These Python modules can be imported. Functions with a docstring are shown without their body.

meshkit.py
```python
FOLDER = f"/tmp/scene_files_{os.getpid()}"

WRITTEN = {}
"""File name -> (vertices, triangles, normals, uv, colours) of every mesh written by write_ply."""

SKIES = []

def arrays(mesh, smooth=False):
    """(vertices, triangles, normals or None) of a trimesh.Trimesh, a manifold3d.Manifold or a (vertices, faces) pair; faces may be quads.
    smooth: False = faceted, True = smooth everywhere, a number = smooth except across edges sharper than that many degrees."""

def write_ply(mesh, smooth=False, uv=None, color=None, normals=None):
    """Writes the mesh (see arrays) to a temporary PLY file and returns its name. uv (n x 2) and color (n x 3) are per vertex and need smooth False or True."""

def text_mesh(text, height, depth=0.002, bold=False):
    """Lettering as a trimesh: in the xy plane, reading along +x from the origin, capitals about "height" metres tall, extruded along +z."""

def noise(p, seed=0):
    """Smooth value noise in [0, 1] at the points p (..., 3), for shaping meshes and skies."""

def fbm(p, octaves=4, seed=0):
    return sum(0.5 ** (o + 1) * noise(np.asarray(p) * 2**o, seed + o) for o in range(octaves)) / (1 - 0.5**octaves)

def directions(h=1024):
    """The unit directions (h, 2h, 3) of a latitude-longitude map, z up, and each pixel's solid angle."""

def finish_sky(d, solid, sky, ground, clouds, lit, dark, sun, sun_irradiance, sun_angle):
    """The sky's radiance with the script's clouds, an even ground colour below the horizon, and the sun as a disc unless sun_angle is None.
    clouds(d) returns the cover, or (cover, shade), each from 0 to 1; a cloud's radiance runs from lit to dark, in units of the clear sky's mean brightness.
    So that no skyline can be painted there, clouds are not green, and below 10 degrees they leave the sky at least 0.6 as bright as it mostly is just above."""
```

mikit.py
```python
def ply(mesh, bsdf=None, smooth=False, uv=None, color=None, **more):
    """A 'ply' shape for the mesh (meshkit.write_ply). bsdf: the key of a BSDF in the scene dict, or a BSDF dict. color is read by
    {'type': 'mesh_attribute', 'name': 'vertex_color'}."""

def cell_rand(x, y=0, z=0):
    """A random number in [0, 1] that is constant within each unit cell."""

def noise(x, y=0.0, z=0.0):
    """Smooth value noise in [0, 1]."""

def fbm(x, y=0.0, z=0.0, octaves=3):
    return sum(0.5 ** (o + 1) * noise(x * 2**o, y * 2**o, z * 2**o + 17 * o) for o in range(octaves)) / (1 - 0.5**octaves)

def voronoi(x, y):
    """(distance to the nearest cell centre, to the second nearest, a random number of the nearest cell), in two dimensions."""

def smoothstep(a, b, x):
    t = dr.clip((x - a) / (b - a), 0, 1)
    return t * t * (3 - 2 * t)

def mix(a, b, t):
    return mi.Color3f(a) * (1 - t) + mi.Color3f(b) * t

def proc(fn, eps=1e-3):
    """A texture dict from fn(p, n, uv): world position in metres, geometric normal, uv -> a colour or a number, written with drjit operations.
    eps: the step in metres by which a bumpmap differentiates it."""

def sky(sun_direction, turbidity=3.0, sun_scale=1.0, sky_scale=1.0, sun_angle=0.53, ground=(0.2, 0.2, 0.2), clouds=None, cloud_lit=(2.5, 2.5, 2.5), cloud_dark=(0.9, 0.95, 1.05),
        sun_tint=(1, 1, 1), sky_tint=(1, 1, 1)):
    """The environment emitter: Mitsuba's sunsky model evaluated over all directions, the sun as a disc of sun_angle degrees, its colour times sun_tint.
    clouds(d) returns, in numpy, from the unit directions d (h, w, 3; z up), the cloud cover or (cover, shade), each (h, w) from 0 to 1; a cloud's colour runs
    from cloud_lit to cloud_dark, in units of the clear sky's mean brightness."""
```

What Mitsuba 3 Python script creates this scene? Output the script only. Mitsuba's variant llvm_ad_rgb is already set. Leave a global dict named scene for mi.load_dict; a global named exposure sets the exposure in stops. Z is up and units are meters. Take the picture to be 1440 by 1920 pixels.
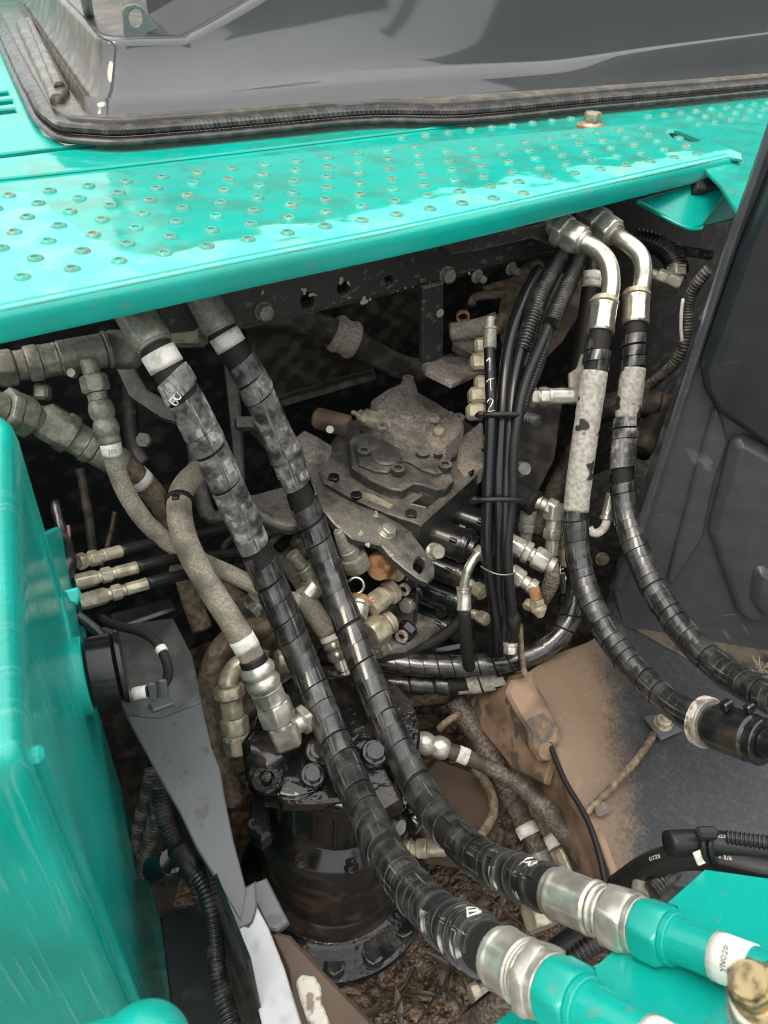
import math, random
import numpy as np
import trimesh, shapely
from shapely.geometry import Polygon
from scipy.interpolate import CubicSpline
import drjit as dr
import mitsuba as mi
import mikit, meshkit
from mikit import proc, noise, fbm, smoothstep, mix, voronoi, cell_rand

T = mi.ScalarTransform4f
random.seed(7)
rng = np.random.default_rng(7)
scene, labels = {}, {}

# ---------------------------------------------------------------- camera, sky, exposure
EYE = np.array([0.0, 0.0, 1.5])
FOC = 1442.0                                   # focal length of the lens in units of the 1440 x 1920 survey grid
_n = np.array([-120.0 / FOC, 1784.0 / FOC, 1.0]); _n /= np.linalg.norm(_n)      # straight down, seen from the camera
FWD = np.array([0.0, math.sqrt(1 - _n[2] ** 2), -_n[2]])
_d0 = np.array([0.0, -_n[2], -math.sqrt(1 - _n[2] ** 2)])
_r0 = np.array([1.0, 0.0, 0.0])
_rho = math.asin(_n[0] / math.sqrt(1 - _n[2] ** 2))
RGT = _r0 * math.cos(_rho) + _d0 * math.sin(_rho)
DWN = _d0 * math.cos(_rho) - _r0 * math.sin(_rho)
scene['camera'] = {'type': 'thinlens', 'fov': math.degrees(2 * math.atan(960 / FOC)), 'fov_axis': 'y', 'near_clip': 0.02, 'far_clip': 400.0,
                   'aperture_radius': 0.0016, 'focus_distance': 1.02,
                   'to_world': T().look_at(origin=EYE.tolist(), target=(EYE + FWD).tolist(), up=(-DWN).tolist())}


def overcast(d):
    """Closed overcast: brightest overhead, a third of that at the horizon, with soft cloud structure."""
    s = 1.0 - np.clip(d[..., 2], 0, 1) ** 0.8
    return np.ones(d.shape[:2]), np.clip(s + 0.35 * (meshkit.fbm(d * np.array([2.2, 2.2, 4.0]) + 5.0, 4) - 0.5), 0, 1)


scene['daylight'] = mikit.sky([-0.25, -0.35, 0.9], turbidity=3, sun_scale=0.14, sun_angle=26, ground=(0.22, 0.21, 0.19), clouds=overcast,
                              cloud_lit=(3.0, 3.0, 2.98), cloud_dark=(1.05, 1.07, 1.10))
exposure = 3.05


def at(x, y, d):
    """The surveyed place x, y of the survey grid at d metres along the optical axis."""
    return EYE + d * (FWD + RGT * (x - 720) / FOC + DWN * (y - 960) / FOC)


def on(x, y, plane):
    """The point of a plane (point, normal) seen at x, y."""
    v = at(x, y, 1.0) - EYE
    return EYE + v * np.dot(plane[0] - EYE, plane[1]) / np.dot(v, plane[1])


def level(z):
    return (np.array([0, 0, z]), np.array([0, 0, 1.0]))


def plane3(a, b, c):
    n = np.cross(b - a, c - a); n /= np.linalg.norm(n)
    if np.dot(n, EYE - a) < 0: n = -n
    return (a, n)


UP = np.array([0, 0, 1.0])

# ---------------------------------------------------------------- bookkeeping
def numbered(base):
    k, i = base, 0
    while k in scene or k in labels or any(s.startswith(k + '__') for s in scene):
        i += 1; k = f'{base}_{i:03d}'
    return k


def thing(base, label, cat, group=None):
    k = numbered(base); labels[k] = {'label': label, 'category': cat}
    if group: labels[k]['group'] = group
    return k


_count = {}
def part(parent, base, mesh, mat, smooth=35, uv=None, label=None, kind=None):
    full = f'{parent}__{base}'
    i = _count.get(full, 0); _count[full] = i + 1
    k = full if i == 0 else f'{full}_{i:03d}'
    if isinstance(mesh, tuple) and len(mesh) == 3:
        mesh, uv = (mesh[0], mesh[1]), mesh[2]
    if uv is not None and smooth is not False: smooth = True
    scene[k] = mikit.ply(mesh, mat, smooth=smooth, uv=uv)
    if label or kind:
        labels[k] = {}
        if label: labels[k]['label'] = label
        if kind: labels[k]['kind'] = kind
    return k


def whole(base, mesh, mat, label, cat, group=None, smooth=35, uv=None):
    k = thing(base, label, cat, group)
    if isinstance(mesh, tuple) and len(mesh) == 3:
        mesh, uv = (mesh[0], mesh[1]), mesh[2]
    if uv is not None and smooth is not False: smooth = True
    scene[k] = mikit.ply(mesh, mat, smooth=smooth, uv=uv)
    return k


def structure(base, mesh, mat, smooth=35):
    scene[base] = mikit.ply(mesh, mat, smooth=smooth); labels[base] = {'kind': 'structure'}
    return base

# ---------------------------------------------------------------- shapes
def unit(v):
    v = np.asarray(v, float); return v / np.linalg.norm(v)


def path(pts, step=0.006):
    """A smooth curve through the points: (points, tangents, arc length)."""
    p = np.asarray(pts, float)
    t = np.r_[0, np.cumsum(np.linalg.norm(np.diff(p, axis=0), axis=1) ** 0.8)]
    if len(p) == 2:
        n = max(2, int(np.linalg.norm(p[1] - p[0]) / step) + 1)
        q = p[0] + (p[1] - p[0]) * np.linspace(0, 1, n)[:, None]
    else:
        cs = CubicSpline(t, p)
        fine = cs(np.linspace(0, t[-1], 400))
        s = np.r_[0, np.cumsum(np.linalg.norm(np.diff(fine, axis=0), axis=1))]
        n = max(4, int(s[-1] / step) + 1)
        q = np.stack([np.interp(np.linspace(0, s[-1], n), s, fine[:, k]) for k in range(3)], 1)
    s = np.r_[0, np.cumsum(np.linalg.norm(np.diff(q, axis=0), axis=1))]
    tg = np.gradient(q, axis=0); tg /= np.linalg.norm(tg, axis=1, keepdims=True)
    return q, tg, s


def frames(q, tg):
    """Parallel frames; angle zero looks towards the open side of the bay."""
    a = np.zeros_like(q)
    v = EYE - q[0]; v -= tg[0] * v.dot(tg[0]); a[0] = unit(v)
    for i in range(1, len(q)):
        v = a[i - 1] - tg[i] * a[i - 1].dot(tg[i]); a[i] = unit(v)
    return a, np.cross(tg, a)


def grid_mesh(v, rows, cols, wrap=True, cap=False):
    """v: rows*cols ring vertices."""
    c2 = cols if wrap else cols - 1
    i, j = np.meshgrid(np.arange(rows - 1), np.arange(c2), indexing='ij')
    a, b = i * cols + j, i * cols + (j + 1) % cols
    q = np.stack([a, b, b + cols, a + cols], -1).reshape(-1, 4)
    f = np.vstack([q[:, [0, 1, 2]], q[:, [0, 2, 3]]])
    if cap:
        n = len(v)
        v = np.vstack([v, v[:cols].mean(0), v[-cols:].mean(0)])
        k = np.arange(cols)
        f = np.vstack([f, np.stack([(k + 1) % cols, k, 0 * k + n], 1), np.stack([(rows - 1) * cols + k, (rows - 1) * cols + (k + 1) % cols, 0 * k + n + 1], 1)])
    return v, f


def tube(pts, r, sides=20, step=0.006, cap=True, wob=0.0):
    """A hose or pipe along pts; r may be a function of the arc length."""
    q, tg, s = pts if isinstance(pts, tuple) else path(pts, step)
    a, b = frames(q, tg)
    if callable(r): rr = np.array([r(x, x / s[-1]) for x in s])
    else: rr = np.full(len(s), float(r))
    th = np.linspace(0, 2 * np.pi, sides + 1)
    R = rr[:, None] * np.ones(sides + 1)
    if wob: R = R * (1 + wob * (meshkit.fbm(np.stack(np.broadcast_arrays(s[:, None] * 60, np.cos(th) * 1.5 + 7, np.sin(th) * 1.5), -1), 3) - 0.5))
    v = q[:, None] + R[..., None] * (np.cos(th)[None, :, None] * a[:, None] + np.sin(th)[None, :, None] * b[:, None])
    uv = np.stack(np.broadcast_arrays(th / (2 * np.pi), s[:, None]), -1).reshape(-1, 2)
    n = len(s)
    v, f = grid_mesh(v.reshape(-1, 3), n, sides + 1, wrap=False)
    if cap:
        base = len(v)
        v = np.vstack([v, q[0], q[-1]]); uv = np.vstack([uv, [0.5, 0], [0.5, s[-1]]])
        k = np.arange(sides)
        f = np.vstack([f, np.stack([k + 1, k, 0 * k + base], 1), np.stack([(n - 1) * (sides + 1) + k, (n - 1) * (sides + 1) + k + 1, 0 * k + base + 1], 1)])
    return v, f, uv


def ripple(pts, r, pitch, depth, sides=18):
    """Corrugated conduit."""
    n = 8
    q, tg, s = path(pts, pitch / n)
    prof = np.array([0, .35, .85, 1, 1, .85, .35, 0])
    idx = np.arange(len(s)) % n
    return tube((q, tg, s), lambda x, t, s=s, idx=idx: r - depth * (1 - prof[idx[min(np.searchsorted(s, x - 1e-9), len(idx) - 1)]]), sides, wob=0.04)


def spiral(pts, r, pitch, thick=0.0019, gap=0.025, sides=26, seed=0, lift=0.0016):
    """A spiral guard: one flat band wound round a hose of radius r."""
    q, tg, s = path(pts, 0.004)
    a, b = frames(q, tg)
    turns = s[-1] / pitch - 1
    m = int(turns * sides)
    ang = np.arange(m + 1) / sides * 2 * np.pi
    w = pitch * (1 - gap)
    ph = rng.uniform(0, 6)
    jit = 1 + 0.0 * ang
    cross = [(-.5, 0), (-.5, .9), (-.485, 1), (.0, 1.02), (.48, .99), (.5, .85), (.5, 0)]
    rows = []
    uvs = []
    loose = lift * meshkit.noise(np.stack([ang / 5 + seed * 31, ang * 0, ang * 0], -1), seed) ** 2
    slip = pitch * 0.34 * (meshkit.noise(np.stack([ang / 7 + seed * 11, ang * 0, ang * 0], -1), seed + 3) - 0.5)
    for cu, cr in cross:
        sc = np.clip((ang / (2 * np.pi) + 0.5) * pitch + cu * w + slip, 0, s[-1])
        i = np.interp(sc, s, np.arange(len(s)))
        i0 = np.clip(i.astype(int), 0, len(s) - 2); fr = (i - i0)[:, None]
        P = q[i0] * (1 - fr) + q[i0 + 1] * fr; A = a[i0] * (1 - fr) + a[i0 + 1] * fr; B = b[i0] * (1 - fr) + b[i0 + 1] * fr
        edge = (0.0006 + loose * (1 + 0.9 * cu)) if cr > 0 else 0
        R = (r + thick * cr + edge)
        R = np.broadcast_to(R, ang.shape)
        rows.append(P + R[:, None] * (np.cos(ang + ph)[:, None] * A + np.sin(ang + ph)[:, None] * B))
        uvs.append(np.stack([((ang + ph) / (2 * np.pi)) % 1, sc], 1))
    v = np.stack(rows, 1).reshape(-1, 3)
    uv = np.stack(uvs, 1).reshape(-1, 2)
    v, f = grid_mesh(v, m + 1, len(cross), wrap=False)
    return v, f, uv


def basis(axis, ref=None):
    z = unit(axis)
    x = np.asarray(UP if ref is None else ref, float)
    x = x - z * x.dot(z)
    if np.linalg.norm(x) < 1e-3: x = np.array([1.0, 0, 0]) - z * z[0]
    x = unit(x)
    return x, np.cross(z, x), z


def turned(p0, axis, prof, sides=28, hexa=None, ref=None, spin=0.0):
    """Surface of revolution from p0 along axis; prof = [(t, r), ...] in metres. hexa: half width across flats; radii are then clipped to the hexagon."""
    x, y, z = basis(axis, ref)
    th = np.arange(sides) * 2 * np.pi / sides + spin
    R = np.array([[r] * sides for _, r in prof], float)
    if hexa:
        k = ((th - spin + np.pi / 6) % (np.pi / 3)) - np.pi / 6
        R = np.minimum(R, hexa / np.cos(k))
    t = np.array([t for t, _ in prof])
    v = np.asarray(p0) + t[:, None, None] * z + R[..., None] * (np.cos(th)[:, None] * x + np.sin(th)[:, None] * y)
    return grid_mesh(v.reshape(-1, 3), len(prof), sides, cap=True)


def hexnut(p0, axis, length, flats, ref=None, spin=0.0):
    a = flats / 2; c = a * 1.16
    return turned(p0, axis, [(0, a * .6), (0, a * .97), (length * .12, c), (length * .88, c), (length, a * .97), (length, a * .6)], 36, a, ref, spin)


def cyl(p0, axis, length, r, ch=None, sides=28, r1=None):
    ch = min(r, length) * .12 if ch is None else ch
    r1 = r if r1 is None else r1
    return turned(p0, axis, [(0, r - ch), (ch, r), (length - ch, r1), (length, r1 - ch)], sides)


def ring(p0, axis, length, r, ri, sides=40):
    ch = min(length, r - ri) * .15
    prof = [(0, ri), (0, r - ch), (ch, r), (length - ch, r), (length, r - ch), (length, ri), (0, ri)]
    x, y, z = basis(axis)
    th = np.arange(sides) * 2 * np.pi / sides
    v = np.array([np.asarray(p0) + t * z + rr * (np.cos(th)[:, None] * x + np.sin(th)[:, None] * y) for t, rr in prof]).reshape(-1, 3)
    return grid_mesh(v, len(prof), sides)


def chamfer_box(c, ex, ey, ez, ch=0.003):
    """Box with centre c and full edge vectors, edges chamfered."""
    ex, ey, ez = (np.asarray(e, float) for e in (ex, ey, ez))
    L = [np.linalg.norm(e) for e in (ex, ey, ez)]
    pts = []
    for sx in (-1, 1):
        for sy in (-1, 1):
            for sz in (-1, 1):
                for k in range(3):
                    f = [0.5 - (ch / L[j] if j != k else 0) for j in range(3)]
                    pts.append(np.asarray(c) + sx * f[0] * ex + sy * f[1] * ey + sz * f[2] * ez)
    return trimesh.convex.convex_hull(np.array(pts))


def brick(c, axis, size, ref=None, ch=0.003):
    """Chamfered block: size = (along ref side, across, along axis)."""
    x, y, z = basis(axis, ref)
    return chamfer_box(c, x * size[0], y * size[1], z * size[2], ch)


def rings_of(poly):
    return [np.array(poly.exterior.coords)[:-1]] + [np.array(h.coords)[:-1] for h in poly.interiors]


def inset(p, d):
    a, b = np.roll(p, 1, 0), np.roll(p, -1, 0)
    e0, e1 = p - a, b - p
    e0 /= np.linalg.norm(e0, axis=1, keepdims=True) + 1e-12; e1 /= np.linalg.norm(e1, axis=1, keepdims=True) + 1e-12
    n0, n1 = np.stack([-e0[:, 1], e0[:, 0]], 1), np.stack([-e1[:, 1], e1[:, 0]], 1)
    m = n0 + n1; m /= np.linalg.norm(m, axis=1, keepdims=True) + 1e-12
    return p + m * (d / np.maximum((m * n0).sum(1), .4))[:, None]


def prism(poly, o, X, Y, N, thick, ch=0.002):
    """Extrude a 2D polygon (metres in X, Y at o) from -thick to 0 along N, with the rim of the top chamfered."""
    if not poly.is_valid: poly = poly.buffer(0)
    poly = shapely.geometry.polygon.orient(poly, 1.0)
    R = rings_of(poly)
    top = [inset(r, ch) for r in R]
    vt, ft = trimesh.creation.triangulate_polygon(Polygon(R[0], R[1:]), engine='earcut')
    allr = np.vstack(R); allt = np.vstack(top)
    from scipy.spatial import cKDTree
    idx = cKDTree(allr).query(vt)[1]
    ft = idx[ft]
    tri = allr[ft]
    area = np.cross(tri[:, 1] - tri[:, 0], tri[:, 2] - tri[:, 0])
    ft = np.where((area < 0)[:, None], ft[:, ::-1], ft)
    n = len(allr)
    P = lambda a, h: np.asarray(o) + a[:, :1] * X + a[:, 1:] * Y + h * N
    V = np.vstack([P(allr, -thick), P(allr, -ch), P(allt, 0)])
    F = [ft + 2 * n, ft[:, ::-1]]
    k0 = 0
    for r in R:
        k = np.arange(len(r)); a = k0 + k; b = k0 + (k + 1) % len(r); k0 += len(r)
        for lo in (0, n):
            F += [np.stack([a + lo, b + lo, b + lo + n], 1), np.stack([a + lo, b + lo + n, a + lo + n], 1)]
    return V, np.vstack(F)


def slab(plane, outline, thick, ch=0.002, holes=(), soft=0.0):
    """A plate lying in a plane, its outline surveyed on the grid; thickness away from the open side."""
    o, N = plane
    N = unit(N)
    X = unit(np.cross([0.3, 1.0, 0.2], N)); Y = np.cross(N, X)
    to2 = lambda q: np.array([[(on(x, y, plane) - o) @ X, (on(x, y, plane) - o) @ Y] for x, y in q])
    poly = Polygon(to2(outline), [to2(h) for h in holes])
    if soft: poly = poly.buffer(-soft).buffer(2 * soft, quad_segs=5).buffer(-soft, quad_segs=5)
    return prism(poly, o, X, Y, N, thick, ch)


def cat(*ms):
    ms = [m if isinstance(m, trimesh.Trimesh) else trimesh.Trimesh(m[0], m[1], process=False) for m in ms]
    return trimesh.util.concatenate(ms)


def circle(x, y, r, n=14, ry=None):
    return [(x + r * math.cos(t), y + (ry or r) * math.sin(t)) for t in np.arange(n) * 2 * math.pi / n]


def letters(txt, height, o, X, N, depth=0.0008, bold=True):
    """Lettering centred at o, reading along X on a surface with normal N."""
    m = meshkit.text_mesh(txt, height, depth, bold)
    v = np.array(m.vertices); v[:, 0] -= v[:, 0].max() / 2; v[:, 1] -= height / 2
    X = unit(X); N = unit(N); Y = np.cross(N, X)
    return (np.asarray(o) + v[:, :1] * X + v[:, 1:2] * Y + v[:, 2:] * N, np.array(m.faces))


def hose_text(txt, pts, s0, height, r, phi=0.0, depth=0.0006, across=True, bold=True, flip=False):
    """Writing painted on a hose: across = lines run round the hose."""
    q, tg, s = path(pts, 0.003)
    a, b = frames(q, tg)
    m = meshkit.text_mesh(txt, height, depth, bold)
    m = m.subdivide_to_size(height / 5)
    v = np.array(m.vertices); v[:, 0] -= v[:, 0].max() / 2; v[:, 1] -= height / 2
    if flip: v[:, :2] *= -1
    du, dv = (v[:, 0], -v[:, 1]) if across else (v[:, 1], v[:, 0])
    ss = np.clip(s0 + dv, 0, s[-1]); i = np.interp(ss, s, np.arange(len(s)))
    i0 = np.clip(i.astype(int), 0, len(s) - 2); fr = (i - i0)[:, None]
    P = q[i0] * (1 - fr) + q[i0 + 1] * fr; A = a[i0]; B = b[i0]
    # the eye looks against A; B runs to the left or right of it
    sgn = 1.0 if np.dot(B[0], RGT) > 0 else -1.0
    th = phi + sgn * du / r
    R = (r + v[:, 2])[:, None]
    return P + R * (np.cos(th)[:, None] * A + np.sin(th)[:, None] * B), np.array(m.faces)


GLYPHS = {'B': [[(0, 0), (.02, 1.0)], [(0, 1), (.42, .95), (.5, .78), (.38, .56), (.05, .52)], [(.1, .52), (.55, .44), (.58, .2), (.4, .03), (0, 0)]],
          '1': [[(.05, .75), (.3, .98), (.34, .96), (.30, .0)]], '7': [[(.0, .72), (.25, .9), (.6, .92)], [(.34, .92), (.3, .5), (.34, .0)]],
          '2': [[(.02, .72), (.2, .98), (.48, .86), (.38, .55), (.05, .08), (.12, .02), (.62, .12)]], '3': [[(.05, .9), (.4, .98), (.5, .75), (.2, .55), (.5, .45), (.55, .15), (.3, 0), (.02, .1)]],
          'E': [[(0, 0), (0, 1)], [(0, 1), (.5, 1)], [(0, .5), (.45, .52)], [(0, 0), (.5, .02)]]}


def scrawl(ch, pts, f, height, r, phi=0.0, turn=0.0, pen=.0011):
    """A mark drawn by hand with a paint pen on a hose: f along it, turned by turn degrees on its surface."""
    q, tg, s = path(pts, .003)
    a, b = frames(q, tg)
    sgn = 1.0 if np.dot(b[0], RGT) > 0 else -1.0
    c_, s_ = math.cos(math.radians(turn)), math.sin(math.radians(turn))
    out = []
    for line in GLYPHS[ch]:
        g = (np.array(line) - [.3, .5]) * height
        g = np.stack([g[:, 0] * c_ - g[:, 1] * s_, g[:, 0] * s_ + g[:, 1] * c_], 1)
        if len(g) > 2:
            for _ in range(2):
                g = np.vstack([g[:1], np.stack([.75 * g[:-1] + .25 * g[1:], .25 * g[:-1] + .75 * g[1:]], 1).reshape(-1, 2), g[-1:]])
        ss = np.clip(f * s[-1] - g[:, 1], 0, s[-1]); i = np.clip(np.searchsorted(s, ss), 0, len(s) - 1)
        fr = ss - s[i]
        th = phi + sgn * g[:, 0] / r
        P = q[i] + tg[i] * fr[:, None] + r * (np.cos(th)[:, None] * a[i] + np.sin(th)[:, None] * b[i])
        t_ = np.gradient(P, axis=0); t_ /= np.linalg.norm(t_, axis=1, keepdims=True)
        L_ = np.r_[0, np.cumsum(np.linalg.norm(np.diff(P, axis=0), axis=1))]
        out.append(tube((P, t_, L_), lambda x, t: pen * (1 - .35 * t), 8)[:2])
    return cat(*out)


def smoothnp(t, a, b):
    u = min(max((t - a) / (b - a), 0), 1); return u * u * (3 - 2 * u)
# ---------------------------------------------------------------- materials
def rgb(*c):
    return {'type': 'rgb', 'value': list(c)}


def mat(key, color, rough, metallic=0.0, spec=0.5, coat=0.0, coat_gloss=0.9, bump=None, bump_scale=1.0, **more):
    d = {'type': 'principled', 'base_color': color if isinstance(color, dict) else rgb(*color), 'roughness': rough, 'metallic': metallic, 'specular': spec}
    if coat: d.update(clearcoat=coat, clearcoat_gloss=coat_gloss)
    d.update(more)
    if bump is not None: d = {'type': 'bumpmap', 'arbitrary': bump, 'scale': bump_scale, 'bsdf': d}
    scene[key] = {'type': 'twosided', 'bsdf': d}


def speck(p, f, lo, hi):
    return smoothstep(lo, hi, fbm(p.x * f, p.y * f, p.z * f, 3))


def c_teal(p, n, uv):
    g = fbm(p.x * 9, p.y * 9, p.z * 9, 3)
    c = mix((0.002, 0.36, 0.30), (0.006, 0.30, 0.245), smoothstep(.4, .75, g))
    return mix(c, (0.10, 0.24, 0.18), 0.5 * speck(p, 70, .66, .8))
mat('teal', proc(c_teal), 0.25, spec=0.5, coat=0.25)


def dry(p):
    """Chalky dry paint: the front strip and the left end; the rest of the plate is dark with rain."""
    u = p.x * .8073 + p.y * .5902; v = p.y * .8073 - p.x * .5902
    e = (fbm(u * 13 + 3, v * 22, 0, 4) - .5) * .16 + (fbm(u * 70, v * 110, 4, 2) - .5) * .018
    b = .90 + .14 * smoothstep(.30, .20, u) + .17 * smoothstep(.245, .215, u) + .06 * smoothstep(.35, 1.0, u)
    return (.25 * smoothstep(-.03, .05, b + e - v) + .75 * smoothstep(-.004, .016, b + e - v)) * smoothstep(1.1491, 1.1495, p.z)
def c_step(p, n, uv):
    g = fbm(p.x * 22, p.y * 22, 0, 4)
    c = mix((0.002, 0.335, 0.275), (0.02, 0.255, 0.20), smoothstep(.42, .75, g))
    c = mix(c, (0.13, 0.20, 0.135), 0.3 * speck(p, 60, .6, .78))
    d = mix((0.075, 0.50, 0.415), (0.14, 0.47, 0.385), smoothstep(.4, .75, g))
    d = mix(d, (0.30, 0.48, 0.34), .35 * speck(p, 30, .62, .8))
    return mix(c, d, dry(p))
def r_step(p, n, uv):
    return 0.11 + 0.32 * dry(p) + 0.12 * smoothstep(.45, .75, fbm(p.x * 16, p.y * 16, 2, 4))
mat('teal_step', proc(c_step), proc(r_step), spec=0.55, bump=proc(lambda p, n, uv: fbm(p.x * 26, p.y * 26, 1, 3)), bump_scale=0.0012)
mat('stud_worn', proc(lambda p, n, uv: mix((0.07, 0.29, 0.23), (0.15, 0.20, 0.14), speck(p, 130, .58, .72))), 0.3)
mat('stud_paint', proc(lambda p, n, uv: mix((0.05, 0.36, 0.29), (0.17, 0.25, 0.17), speck(p, 110, .5, .65))), 0.28)


def c_hood(p, n, uv):
    return mix((0.052, 0.056, 0.060), (0.066, 0.069, 0.073), fbm(p.x * 5, p.y * 5, p.z * 5, 3))
mat('hood_paint', proc(c_hood), 0.05, spec=0.7, coat=1.0, coat_gloss=0.98)


def c_rail(p, n, uv):
    c = mix((0.085, 0.09, 0.095), (0.11, 0.113, 0.118), fbm(p.x * 14, p.y * 14, p.z * 14, 3))
    return mix(c, (0.05, 0.04, 0.03), 0.6 * speck(p, 60, .66, .76))
mat('rail_paint', proc(c_rail), 0.3, spec=0.5)
mat('rubber', (0.012, 0.012, 0.012), 0.42, spec=0.4)
mat('rubber_matt', (0.016, 0.015, 0.014), 0.65, spec=0.3)
mat('rubber_wet', proc(lambda p, n, uv: mix((0.02, 0.02, 0.019), (0.06, 0.056, 0.05), speck(p, 60, .4, .7))), 0.3, spec=0.7)
mat('black_gloss', (0.008, 0.008, 0.009), 0.2, spec=0.5)


def c_wrap(p, n, uv):
    s = fbm(p.x * 60, p.y * 60, p.z * 60, 3)
    streak = fbm(uv.x * 60, uv.y * 14, 3, 3)
    c = mix((0.013, 0.014, 0.014), (0.05, 0.05, 0.047), smoothstep(.38, .75, s))
    return mix(c, (0.22, 0.22, 0.20), 0.6 * smoothstep(.70, .78, streak))
mat('wrap', proc(c_wrap), proc(lambda p, n, uv: .17 + .28 * smoothstep(.4, .75, fbm(p.x * 26, p.y * 26, p.z * 26, 3))), spec=1.0)


def c_scuff_shine(p, n, uv):
    s = fbm(uv.x * 9, uv.y * 60, p.z * 20, 4)
    r = fbm(uv.x * 40, uv.y * 45, 3, 2)
    c = mix((0.03, 0.031, 0.031), (0.16, 0.158, 0.15), smoothstep(.35, .62, s))
    c = mix(c, (0.34, 0.34, 0.32), smoothstep(.57, .66, s) * smoothstep(.35, .5, r))  # pale streaks along the hose: scuffs, with wet shine painted into the colour
    return mix(c, (0.09, 0.09, 0.085), 0.5 * speck(p, 230, .45, .7))
mat('wrap_scuff_shine', proc(c_scuff_shine), 0.3, spec=0.6)


def c_caked(p, n, uv):
    a = fbm(p.x * 190, p.y * 190, p.z * 190, 3)
    s = fbm(p.x * 34 + 9, p.y * 34, p.z * 34, 3)
    c = mix((0.27, 0.26, 0.225), (0.44, 0.43, 0.385), smoothstep(.25, .75, a))
    return mix(c, (0.03, 0.03, 0.028), smoothstep(.62, .68, s))
mat('wrap_caked', proc(c_caked), 0.6, spec=0.3)


def c_dusty(p, n, uv):
    a = fbm(p.x * 520, p.y * 520, p.z * 520, 3)
    b = fbm(p.x * 25, p.y * 25, p.z * 25, 3)
    c = mix((0.19, 0.175, 0.14), (0.33, 0.305, 0.245), smoothstep(.3, .7, a))
    return mix(c, (0.075, 0.068, 0.055), smoothstep(.45, .8, b) * .8)
mat('hose_dusty', proc(c_dusty), 0.75, spec=0.2)


def c_tan(p, n, uv):
    a = fbm(p.x * 120, p.y * 120, p.z * 120, 3)
    return mix((0.10, 0.075, 0.05), (0.21, 0.165, 0.115), smoothstep(.3, .7, a))
mat('hose_tan', proc(c_tan), 0.6, spec=0.3)


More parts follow.
